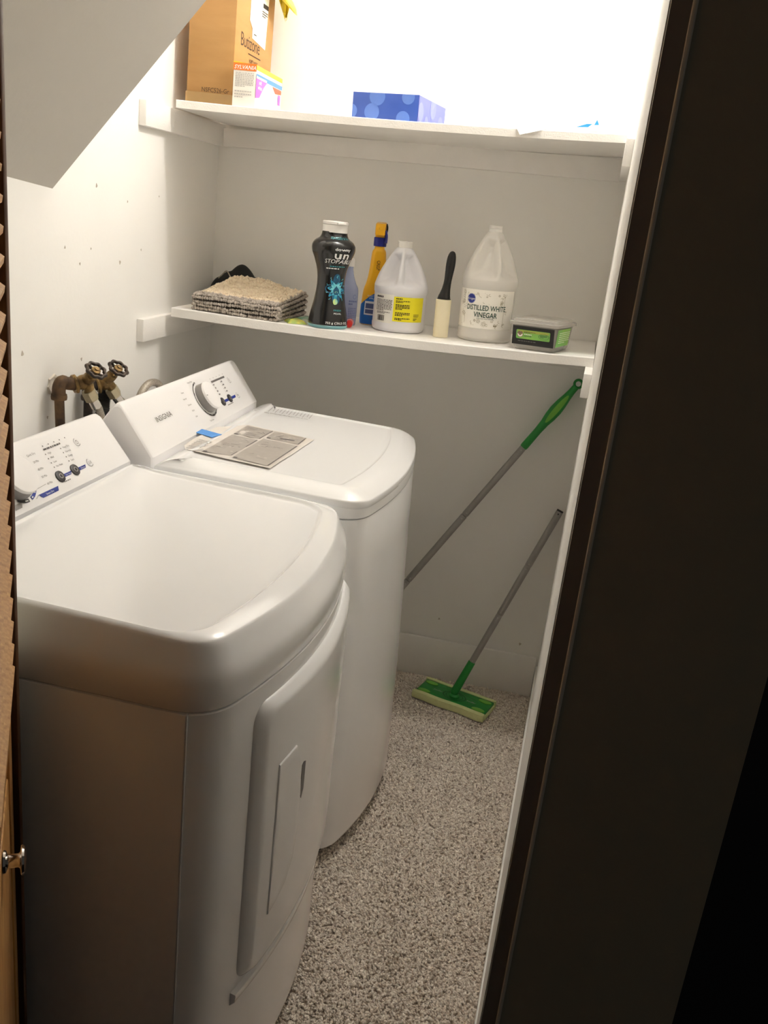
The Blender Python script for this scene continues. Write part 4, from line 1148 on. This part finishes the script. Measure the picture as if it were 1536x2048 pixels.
# black scent booster bottle
def scent_bottle():
    root = on_shelf('scent_booster_bottle', 'tall black waisted bottle with white cap and teal burst label', 'bottle', 0.463, -0.338, zlow, radians(42))
    P = smoothprof([(0.004, .0500, 0.0430), (.012, .0525, 0.0451), (.035, .0490, 0.0421), (.07, .0415, 0.0357), (.11, .0365, 0.0314), (.145, .0385, 0.0331), (.175, .0475, 0.0408), (.195, .0555, 0.0477), (.210, .0565, 0.0486), (.222, .0500, 0.0430), (.230, .0385, 0.0331), (.238, .034, 0.0292), (.246, .0325, 0.0279)], 5)
    B = Bottle(P, 2.35)
    bd = B.build('bottle_body', M['bottle_black'], root, 56)
    loft('base_rim', [[Bottle([(0, r, q)], 2.35).pt(2 * pi * i / 48, 0, 0)[:2] + (z,) for i in range(48)] for z, r, q in ((0, .0475, .041), (.001, .0505, .0435), (.004, .052, .0448), (.0075, .0528, .0455), (.009, .0515, .0443))], M['teal_base'], root, 40)
    cp = lathe('cap', [(.0, .244), (.0325, .244), (.0325, .262), (.031, .264), (.0335, .2645), (.0335, .270), (.031, .2725), (0, .2735)], M['cap_white'], root, 40, 30)
    box('cap_tab', -.012, .012, -.038, -.030, .2645, .2695, M['cap_white'], cp, .001)
    fn = B.fn(0, .042, .0007)
    p = Print(fn); p.text('downy', .002, .2005, .0105, bold=.01); p.text('un', .002, .1805, .027, bold=.015, sx=1.15); p.text('STOPABLES', .0, .1685, .0145, shear=.2, sx=1.0); p.fine(-.033, .033, .153, .156, 1, 3, .8); p.text('PEARL', .004, .0385, .0058); p.text('752 g (26.5 OZ)', .004, .0135, .0078, bold=.005); p.rect(.0415, .0432, .02, .034); p.build('white_lettering', M['print_white'], bd)
    p = Print(fn); p.text('FRESH', .004, .0465, .0062); p.fine(-.022, .025, .1585, .1615, 1, 6, .7); p.text('SQUEEZE & GO', .0, .2285, .0078); p.build('teal_lettering', M['teal_text'], bd)
    def star(r0, r1, k, s=0, t=.103, ph=0): return [(s + (r0 + (r1 - r0) * (.5 + .5 * cos(k * 2 * pi * i / 64 + ph)) ** 1.4) * cos(2 * pi * i / 64), t + 1.15 * (r0 + (r1 - r0) * (.5 + .5 * cos(k * 2 * pi * i / 64 + ph)) ** 1.4) * sin(2 * pi * i / 64)) for i in range(64)]
    def burst(eps, pts, m, nm, c=(0, .103)): Print(B.fn(0, .042, eps)).fan(c, pts).build(nm, m, bd)
    burst(.0009, star(.018, .034, 4), M['teal_dark'], 'burst_print'); burst(.0012, star(.014, .026, 8, ph=.6), M['teal_mid'], 'burst_print'); burst(.0015, star(.011, .017, 12, ph=.2), M['teal_light'], 'burst_print')
    drop = [(.007 * sin(a) * (1 - .35 * cos(a)) * (1 if cos(a) < .2 else (1 - cos(a)) / .8), .100 + .012 * cos(a)) for a in [2 * pi * i / 24 for i in range(24)]]
    burst(.0018, drop, M['teal_dark'], 'drop_print', (0, .098))
    p = Print(B.fn(0, .042, .0018)); p.disc(0, .0945, .003, 12); p.disc(-.002, .071, .005, 14, .008); p.build('lime_print', M['lime_drop'], bd)
    p = Print(B.fn(0, .042, .0018))
    for i in range(10):
        a = i * .63 + .2; p.ring(.027 * cos(a), .103 + .031 * sin(a), .004, .0012, a + .3, a + 2.6, 8)
    p.build('droplet_print', M['teal_light'], bd)
scent_bottle()

# lavender bottle half hidden behind the black one
lv = on_shelf('soap_bottle', 'translucent lavender bottle half hidden behind the black bottle', 'bottle', 0.487, -0.235, zlow, radians(10))
B = Bottle(smoothprof([(0, .024, .018), (.006, .0285, .0225), (.05, .0295, .0235), (.095, .029, .023), (.112, .022, .019), (.132, .0145, .0135), (.150, .0105, .0105), (.158, .0105, .0105)], 4), 2.6)
b_ = B.build('bottle_body', M['lav_plastic'], lv, 40)
lathe('bottle_cap', [(0, .158), (.0125, .158), (.0125, .176), (.010, .180), (0, .180)], M['cap_white'], lv, 24, 30)
p = Print(B.fn(0, .029)); p.rect(-.02, .034, .012, .088, 10, 4); lab_ = p.build('bottle_label', M['lav_plastic'], b_)
p = Print(B.fn(0, .029, .0012)); p.fine(.004, .032, .018, .05, 7, 4, .5); p.fine(.004, .03, .055, .07, 2, 9, .6); p.ring(.02, .079, .006, .001); p.build('label_print', M['lav_print'], b_)

rt = on_shelf('glue_tube', 'pink tube with red cap lying beside the lavender bottle', 'tube', 0.512, -0.293, zlow, radians(10))
lathe('tube_body', [(0, .0), (.0085, 0), (.0098, .004), (.0098, .06), (0, .062)], M['pink_plastic'], rt, 20, 35, frame_z((0, .0135, .0102), (0, 1, 0)))
lathe('tube_cap', [(0, -.014), (.008, -.0135), (.0095, -.011), (.0098, .009), (.0098, .012), (0, .012)], M['red_plastic'], rt, 20, 35, frame_z((0, 0, .0102), (0, 1, 0)))
lathe('tube_ring', [(0, 0), (.0101, 0), (.0101, .0025), (0, .0025)], M['cap_white'], rt, 20, 35, frame_z((0, .012, .0104), (0, 1, 0)))

# yellow and blue spray bottle
def spray():
    root = on_shelf('spray_bottle', 'yellow and blue cleaning spray bottle with yellow trigger head', 'spray bottle', 0.549, -0.150, zlow, radians(6))
    P = smoothprof([(0, .0345, .026), (.004, .038, .029), (.03, .039, .030), (.07, .0375, .029), (.098, .0345, .0275), (.112, .0300, .0255), (.130, .0260, .0235), (.160, .0225, .0205), (.19, .0205, .0185), (.203, .0185, .0175), (.210, .0140, .0140), (.219, .0135, .0135)], 4)
    B = Bottle(P, 2.6); bd = B.build('bottle_body', M['spray_yellow'], root, 48)
    # blue sleeve: lower part with slanted upper edge
    n = 48; rings = []
    for k in range(9):
        rg = []
        for i in range(n):
            th = 2 * pi * i / n; zt2 = .088 + .034 * sin(th)
            rg.append(B.pt(th, .002 + (zt2 - .002) * k / 8, .0006))
        rings.append(rg)
    loft('blue_sleeve', rings, M['spray_blue'], root, 50, True, False)
    fn = B.fn(0, .037, .0014)
    p = Print(fn); p.rect(-.022, .020, .028, .066, 8, 2); p.text('READY TO', -.002, .079, .0058); p.text('SPRAY', -.002, .0725, .0058); p.build('white_panel', M['print_white'], bd)
    p = Print(B.fn(0, .037, .0019))
    s = -.017
    r = random.Random(4)
    p.rect(-.018, .016, .046, .060, 6, 1); p.rect(-.018, .016, .032, .0435, 6, 1); p.build('barcode', M['lav_print'], bd)
    Print(B.fn(0, .024, .0009)).text('CRISP', -.001, .165, .0095, rot=-pi / 2, sx=1.15).build('neck_lettering', M['ink_brown'], bd)
    lathe('collar', [(0, .216), (.0175, .216), (.018, .219), (.018, .238), (.0165, .240), (0, .240)], M['spray_navy'], root, 24, 30)
    prof = [(-.031, .246), (-.033, .262), (-.028, .277), (.004, .281), (.026, .276), (.028, .266), (.014, .252), (.012, .239), (-.012, .239), (-.014, .246)]
    v = []; n = len(prof)
    rings = []
    for x, k in ((-.0135, .9), (-.012, .97), (-.008, 1), (.008, 1), (.012, .97), (.0135, .9)):
        rings.append([(x, y * k, .26 + (z - .26) * k) for y, z in prof])
    hd = loft('trigger_head', rings, M['spray_yellow'], root, 30)
    lathe('nozzle', [(0, 0), (.0085, 0), (.0085, .006), (.004, .007), (0, .0055)], M['spray_yellow'], hd, 16, 30, frame_z((0, -.030, .264), (0, -1, 0)))
    tube('trigger', catmull([(.013, -.012, .258), (.0165, -.016, .248), (.017, -.012, .238), (.0165, -.014, .226)], 5), [.0045] * 16, M['spray_navy'], root, 10)
    tube('trigger_guard', catmull([(.0135, .006, .276), (.0165, .0, .268), (.016, .0, .255)], 5), .0028, M['handle_black'], root, 8)
spray()

# gallon jugs with a moulded grip
def jug_rings(R, zsh, ztop, rn, th0, hw=.17, depth=.024, n=96, e=2.0):
    """upper part: cone with two grip pockets either side of a vertical handle"""
    rings = []; K = 26
    for j in range(K + 1):
        k = j / K; z = zsh + (ztop - zsh) * k
        base = rn + (R - rn) * (1 - k ** 1.25) ** 1.0
        base = rn + (R - rn) * (cos(k * pi / 2) ** .85 * .55 + (1 - k) * .45)
        rg = []
        for i in range(n):
            th = 2 * pi * i / n; d = (th - th0 + pi) % (2 * pi) - pi
            ad = abs(d)
            pk = 1 / (1 + math.exp(-(ad - hw) / .03)) * (1 / (1 + math.exp((ad - 1.12) / .06)))
            vz = math.exp(-((k - .44) / .36) ** 6)
            hb = math.exp(-(ad / hw) ** 4) * .006 * math.exp(-((k - .5) / .35) ** 4)
            r = base - depth * pk * vz + hb
            rg.append((r * sin(th), -r * cos(th), z))
        rings.append(rg)
    return rings
def bleach():
    root = on_shelf('bleach_jug', 'opaque white plastic jug with yellow label panel and moulded grip', 'jug', 0.634, -0.222, zlow)
    R = .0735; n = 96
    low = [[(r * sin(2 * pi * i / n), -r * cos(2 * pi * i / n), z) for i in range(n)] for r, z in ((.060, .0), (.066, .001), (.0705, .005), (.072, .011), (.0725, .020), (.0715, .024), (.0715, .100), (.0735, .104), (R, .110), (R, .118))]
    body = loft('jug_body', low + jug_rings(R, .120, .222, .019, radians(6), .16, .030), M['jug_white'], root, 50)
    cpj = lathe('jug_cap', [(0, .2205), (.0185, .2205), (.0200, .2215), (.0200, .236), (.0185, .238), (0, .238)], M['cap_white'], root, 36, 30)
    fn = lambda e: (lambda s, t: ((.0715 + e) * sin(s / .0715), -(.0715 + e) * cos(s / .0715), t))
    p = Print(fn(.0006)); p.rect(-.075, -.004, .024, .0995, 12, 1); lab = p.build('paper_label', M['label_white'], body)
    p = Print(fn(.0008)); p.rect(-.004, .088, .031, .096, 16, 1); ly = p.build('yellow_panel', M['label_yellow'], body)
    p = Print(fn(.0012)); p.fine(-.060, -.008, .088, .094, 1, 1, .8); p.fine(-.060, -.008, .055, .086, 9, 2, .45); p.fine(-.056, -.012, .047, .0535, 2, 5, .5)
    s = -.052; r = random.Random(2)
    while s < -.028: w = r.choice((.0006, .0011, .0016)); p.rect(s, s + w, .029, .044); s += w + r.choice((.0007, .0011))
    p.build('label_print', M['print_dark'], lab)
    p = Print(fn(.0013)); p.fine(.002, .034, .0885, .0925, 1, 3, .8); p.fine(.002, .040, .080, .087, 2, 4, .6); p.fine(.002, .040, .062, .077, 4, 5, .6); p.fine(.002, .042, .045, .056, 3, 6, .6); p.fine(.002, .044, .034, .041, 2, 7, .7); p.fine(.054, .072, .044, .053, 3, 8, .5); p.fine(.054, .066, .035, .042, 2, 9, .6)
    p.build('panel_print', M['print_dark'], ly)
bleach()

def lint_roller():
    root = on_shelf('lint_roller', 'lint roller standing upright, cream roll below and black handle above', 'lint roller', 0.7605, -0.262, zlow)
    lathe('adhesive_roll', [(.012, 0), (.0195, 0), (.0205, .001), (.0205, .099), (.0195, .100), (.012, .100)], M['roll_cream'], root, 40, 35)
    path = [(0, 0, .096), (0, 0, .104), (.0015, 0, .115), (.0035, 0, .130), (.0055, 0, .150), (.007, 0, .170), (.0085, 0, .190), (.0095, 0, .207), (.0105, 0, .218), (.011, 0, .2235), (.0112, 0, .2255)]
    rad = [.0175, .0172, .0140, .0112, .0100, .0112, .0124, .0116, .0090, .0055, .0015]
    c = catmull([(p[0], rad[i], p[2]) for i, p in enumerate(path)], 4)
    tube('handle', [(v.x, 0, v.z) for v in c], [max(v.y, .001) for v in c], M['handle_black'], root, 24, 60, flat=.85, up=(1, 0, 0))
    lathe('end_collar', [(0, .0985), (.0185, .0985), (.0185, .1015), (.017, .1025), (0, .1025)], M['handle_black'], root, 32, 30)
lint_roller()

def vinegar():
    root = on_shelf('vinegar_jug', 'tall translucent jug with patterned white label of distilled white vinegar', 'jug', 0.876, -0.222, zlow)
    R = .0740; n = 96
    low = [[(r * sin(2 * pi * i / n), -r * cos(2 * pi * i / n), z) for i in range(n)] for r, z in ((.060, .0), (.068, .001), (.0725, .005), (.0735, .012), (.0735, .030), (.0722, .034), (.0722, .138), (.0735, .142), (R, .150), (R, .160))]
    body = loft('jug_body', low + jug_rings(R, .162, .283, .0175, radians(24), .14, .030), M['jug_clear'], root, 50)
    lathe('jug_cap', [(0, .2815), (.0165, .2815), (.0172, .2825), (.0172, .2895), (.0158, .2905), (.0172, .2915), (.0172, .298), (.016, .2995), (0, .2995)], M['cap_white'], root, 36, 30)
    inner = [[(r * sin(2 * pi * i / 48), -r * cos(2 * pi * i / 48), z) for i in range(48)] for r, z in ((.057, .004), (.069, .010), (.0705, .03), (.0695, .10), (.0695, .148))]
    loft('vinegar_liquid', inner, M['vinegar'], root, 50)
    th0 = radians(-6)
    fn = lambda e: (lambda s, t: ((.0722 + e) * sin(th0 + s / .0722), -(.0722 + e) * cos(th0 + s / .0722), t))
    p = Print(fn(.0006)); p.rect(-.095, .098, .036, .136, 30, 1); lab = p.build('paper_label', M['label_cream'], body)
    p = Print(fn(.0012)); p.text('DISTILLED WHITE', .010, .0835, .0188, sx=.74, bold=.016); p.text('VINEGAR', .010, .0655, .0188, sx=.8, bold=.016); p.text('REDUCED WITH WATER', .010, .0605, .0040); p.build('green_lettering', M['print_green'], lab)
    p = Print(fn(.0012)); p.disc(-.033, .112, .0105, 26); p.build('logo_disc', M['logo_blue'], lab)
    p = Print(fn(.0011)); p.disc(-.033, .112, .0125, 26); p.build('logo_halo', M['tissue_dot_pale'], lab)
    Print(fn(.0018)).text('Kroger', -.033, .109, .0085, shear=.25).build('logo_lettering', M['print_white'], lab)
    p = Print(fn(.0010)); r = random.Random(21)
    w = .0007
    p.line([(-.045, .126), (-.012, .126)], w); p.line([(.004, .128), (.065, .128)], w); p.line([(-.012, .126), (-.010, .119), (-.004, .116)], w); p.line([(.060, .128), (.060, .045)], w)
    p.line([(-.030, .0985), (.018, .1005)], w); p.line([(-.046, .126), (-.046, .10), (-.052, .094)], w); p.line([(-.064, .045), (-.02, .044), (.05, .048)], w); p.line([(-.052, .046), (-.052, .066), (-.058, .072)], w)
    for _ in range(70):
        s, t = r.uniform(-.066, .066), r.uniform(.043, .127)
        if (-.045 < s < .062 and .057 < t < .101) or (s < -.018 and .096 < t < .126 and s > -.048): continue
        q = r.random(); z = r.uniform(.002, .0045)
        if q < .4: p.ring(s, t, z, w, r.uniform(0, 3), r.uniform(4, 6.2), 12)
        elif q < .7:
            a = r.uniform(0, 6.28); p.line([(s, t), (s + z * 2 * cos(a), t + z * 2 * sin(a)), (s + z * 3 * cos(a + .5), t + z * 3 * sin(a + .5))], w); p.ring(s + z * cos(a + 1), t + z * sin(a + 1), z * .6, w, n=8)
        else:
            for k in range(5): p.ring(s + z * cos(k * 1.257), t + z * sin(k * 1.257), z * .6, w * .9, n=7)
    for k in range(6): p.text('*', -.040 + k * .005, .119, .008)
    for k in range(7): p.text('*', -.0565, .083 + k * .006, .008)
    p.fine(.034, .05, .0425, .047, 1, 3, .8)
    p.build('pattern_print', M['print_olive'], lab)
vinegar()

def tub():
    root = on_shelf('plastic_tub', 'square clear plastic tub with black insert and green label', 'tub', 1.033, -0.300, zlow, radians(-19))
    def rr(w, d, r, z, n=5):
        o = []
        for cx, cy, a0 in ((w - r, d - r, 0), (-w + r, d - r, 90), (-w + r, -d + r, 180), (w - r, -d + r, 270)):
            for i in range(n + 1): a = radians(a0 + 90 * i / n); o.append((cx + r * cos(a), cy + r * sin(a), z))
        return o
    _rr = rr
    def rr(w, d, r, z): return _rr(w * 1.055, d * 1.13, r, z)
    SX, SY = 1.055, 1.13
    b = loft('tub_body', [rr(.046, .048, .014, 0), rr(.050, .052, .016, .001), rr(.053, .055, .016, .006), rr(.0545, .0565, .014, .016), rr(.058, .060, .012, .060), rr(.0605, .0625, .012, .062), rr(.0605, .0625, .012, .064)], M['tub_clear'], root, 30)
    loft('lid', [rr(.0612, .0632, .012, .0625), rr(.0645, .0665, .013, .0630), rr(.0645, .0665, .013, .070), rr(.0630, .0650, .012, .0715), rr(.058, .060, .011, .0718), rr(.0565, .0585, .011, .0775), rr(.0545, .0565, .011, .0785)], M['tub_clear'], root, 30)
    ins = loft('black_insert', [rr(.0525, .0545, .013, .0125), rr(.0560, .0580, .011, .0585)], M['tub_black'], root, 30)
    # label on the front and right side
    t = (.0580 - .0545) / .044
    fn = lambda e: (lambda s, z: (s * SX, -(.0565 + (z - .016) * .08) * SY - e, z))
    fr = lambda e: (lambda s, z: ((.0545 + (z - .016) * .08) * SX + e, s * SY, z))
    p = Print(fn(.0006)); p.rect(-.0535, .0535, .0125, .0592); lab = p.build('label_sleeve', M['tub_black'], root)
    q = []
    for cx, cz, a0 in ((.0405, .0475, 0), (-.0405, .0475, 90), (-.0405, .0305, 180), (.0405, .0305, 270)):
        for i in range(5): a = radians(a0 + 90 * i / 4); q.append((cx + .003 * cos(a), cz + .003 * sin(a)))
    Print(fn(.0010)).poly(q).build('green_panel', M['label_green'], lab)
    Print(fn(.0013)).rect(-.04, .04, .0435, .0495).build('olive_band', M['label_olive'], lab)
    p = Print(fn(.0016)); p.disc(-.033, .039, .0075, 22); p.build('logo_disc', M['label_cream'], lab)
    p = Print(fn(.0020)); p.ring(-.033, .039, .0078, .0011); p.poly([(-.0395, .041), (-.033, .0355), (-.0265, .041), (-.0295, .0452), (-.0365, .0452)]); p.build('logo_mark', M['brown_bit'], lab)
    p = Print(fn(.0016)); p.fine(-.023, .006, .0425, .0465, 2, 3, .6); p.fine(-.023, .014, .033, .0365, 1, 4, .5); p.ring(.028, .038, .0135, .0009, ry=.0072, n=30); p.fine(.019, .037, .0345, .0425, 3, 5, .6); p.build('panel_print', M['print_green'], lab)
    Print(fn(.0016)).fine(-.023, .012, .0375, .041, 1, 7, .6).build('panel_print_white', M['print_white'], lab)
    Print(fn(.0012)).fine(-.038, .02, .020, .0235, 1, 6, .6).build('sleeve_print', M['print_grey'], lab)
    p = Print(fr(.0008)); p.rect(-.048, .036, .014, .058); sl = p.build('side_label', M['label_green'], root)
    Print(fr(.0014)).fine(-.035, .035, .022, .052, 6, 11, .35).build('side_print', M['label_cream'], sl)
tub()

# ------------------------------------------------------------------ floor sweepers
def sweeper():
    C = Vector((0.9405, -0.1625, 0.012)); rz = math.atan2(-0.0735, 0.238)
    root = thing('floor_sweeper', 'green floor sweeper with pale cloth pad and grey pole in the corner', 'sweeper', C, (0, 0, rz))
    w, d = .1235, .0575
    b = box('head_plate', -w + .004, w - .004, -d + .010, d - .010, .010, .020, M['broom_green'], root, .003)
    # cloth: pad below, wrapped over the long edges
    def pad(nm, y0, y1, z0, z1, bulge):
        n = 22; rings = []
        for i in range(n + 1):
            x = -w + 2 * w * i / n; wob = .0022 * sin(i * .55) * bulge; e = .003 if i in (0, n) else 0
            rings.append([(x, y0 + e + wob, z0), (x, y1 - e + wob * .3, z0), (x, y1 - e * .5 + wob * .3, (z0 + z1) / 2), (x, y1 - e + wob * .6, z1), (x, (y0 + y1) / 2, z1 + .001), (x, y0 + e + wob * .6, z1), (x, y0 + wob, (z0 + z1) / 2)])
        loft(nm, rings, M['cloth_pad'], root, 50)
    pad('cloth', -d, d, 0.0, .0098, 1.0)
    pad('cloth_fold', -d - .001, -d + .016, .0, .0225, 1.0)
    pad('cloth_fold', d - .012, d + .001, .0, .0225, .7)
    zt2 = .0205
    f = lambda e: (lambda s, t: (s, t, .020 + e))
    for sx in (-1, 1):
        for sy in (-1, 1):
            g = [(sx * .094 + .020 * cos(a) * (1 + .1 * cos(2 * a)), sy * .030 + .0105 * sin(a)) for a in [2 * pi * i / 20 for i in range(20)]]
            prism('cloth_gripper', g, .0195, .0225, M['broom_lime'], b, .0008)
    p = Print(f(.0006)); p.ring(0, 0, .040, .004, ry=.026); p.ring(0, 0, .030, .003, ry=.020); p.build('moulded_rings', M['broom_dark'], b)
    p = Print(f(.0006)); p.ring(0, 0, .086, .0022, radians(20), radians(160), ry=.03); p.ring(0, 0, .086, .0022, radians(200), radians(340), ry=.03); p.build('moulded_border', M['broom_dark'], b)
    p = Print(f(.001))
    for sx in (-1, 1): p.text('Swiffer', sx * .058, -.004, .0115, shear=.2)
    p.build('plate_lettering', M['print_light'], b)
    lathe('swivel_base', [(0, .0195), (.017, .0195), (.016, .025), (.011, .029), (0, .029)], M['broom_green'], root, 24, 35)
    top = Vector((1.1705, -0.033, 0.662)); base = Vector((0.9385, -0.158, 0.045))
    Minv = (Matrix.Translation(C) @ Matrix.Rotation(rz, 4, 'Z')).inverted()
    A, Bp = Minv @ base, Minv @ top; dv = (Bp - A); Lg = dv.length
    at = lambda t: A + dv * t
    tube('swivel_joint', [Vector((0, 0, .022)), A * .6, A, at(.02)], [.008, .0105, .0125, .0125], M['broom_green'], root, 14)
    tube('lower_socket', [at(.0), at(.03), at(.17), at(.172)], [.0135, .0130, .0118, .0112], M['broom_green'], root, 18, 40)
    cuts = [.165, .435, .70, .995]
    for i in range(3):
        r0 = .0102 + .0003 * i
        seg = tube('pole_segment', [at(cuts[i] + .001), at(cuts[i] + .004), at(cuts[i + 1] - .004), at(cuts[i + 1] - .001)], [r0 - .001, r0, r0, r0 - .001], M['alu_grey'], root, 20, 40)
        nrm = Vector((.25, -.9, .3)); nrm = (nrm - dv.normalized() * nrm.dot(dv.normalized())).normalized()
        for tt, mm in (((cuts[i] + .014), 'print_light'), ((cuts[i + 1] - .014), 'print_light' if i < 2 else 'print_dark')):
            cc = at(tt) + nrm * (r0 - .0008)
            lathe('pole_button', [(0, 0), (.0026, 0), (.0022, .0016), (0, .0018)], M[mm], seg, 12, 35, frame_z(cc, nrm))
    tube('pole_end', [at(.993), at(1.0)], [.0104, .0104], M['print_dark'], root, 20, 40)
sweeper()

def handle_pole():
    top = Vector((1.1570, -0.0235, 1.052)); mid = Vector((0.750, -0.100, 0.394))
    d = (mid - top); L0 = d.length; d.normalize()
    end = top + d * ((top.z - .022) / -d.z)
    root = thing('sweeper_handle', 'grey sweeper pole with long green grip leaning against the back wall', 'sweeper', (end.x, end.y, 0))
    off = Vector((end.x, end.y, 0))
    T = top - off; D = d; total = (end - top).length
    at = lambda s: T + D * s
    gl = .243 / 1.0
    up = Vector((0, -1, 0)); side = D.cross(up).normalized(); nrm = side.cross(D).normalized()
    # grip: flat bulging green blade
    prof = [(.012, .010), (.03, .0105), (.05, .0125), (.075, .0165), (.10, .0185), (.125, .0170), (.15, .0130), (.18, .0115), (.21, .0118), (.240, .0122), (.246, .0112)]
    n = 20; rings = []
    for s, r in prof:
        c = at(s); rings.append([tuple(c + side * (r * cos(2 * pi * k / n)) + nrm * (min(r, .0115) * .92 * sin(2 * pi * k / n))) for k in range(n)])
    g = loft('grip', rings, M['broom_green'], root, 50)
    fn = lambda s, t: tuple(at(.095 + s) + side * t + nrm * (.0108 + .0004 - .35 * t * t / .02))
    g2 = []
    for i in range(28): a = 2 * pi * i / 28; g2.append((.052 * cos(a), .0085 * sin(a)))
    Print(fn).fan((0, 0), g2).build('grip_inset', M['broom_lime'], g)
    # hanging loop
    Ml = Matrix.Identity(4)
    ring = [at(.0) + side * (.0115 * cos(2 * pi * i / 24)) - D * (.0115 * sin(2 * pi * i / 24)) for i in range(24)]
    v = []; m = 10
    for i in range(24):
        rad = (ring[i] - at(.0)).normalized()
        for k in range(m): a = 2 * pi * k / m; v.append(tuple(ring[i] + rad * (.0038 * cos(a)) + nrm * (.0045 * sin(a))))
    f = [(i * m + k, i * m + (k + 1) % m, ((i + 1) % 24) * m + (k + 1) % m, ((i + 1) % 24) * m + k) for i in range(24) for k in range(m)]
    mesh('hanging_loop', v, f, M['broom_green'], g, 60)
    cuts = [.244, .522, .80, total]
    for i in range(3):
        r0 = .0105
        seg = tube('pole_segment', [at(cuts[i] + .001), at(cuts[i] + .004), at(cuts[i + 1] - .004), at(cuts[i + 1] - .001)], [r0 - .001, r0, r0, r0 - .001], M['alu_grey'], root, 20, 40)
        for tt in (cuts[i] + .012, cuts[i + 1] - .012):
            if tt > .88: continue
            lathe('pole_button', [(0, 0), (.0026, 0), (.0022, .0016), (0, .0018)], M['print_light'], seg, 12, 35, frame_z(at(tt) + nrm * (r0 - .0008), nrm))
handle_pole()
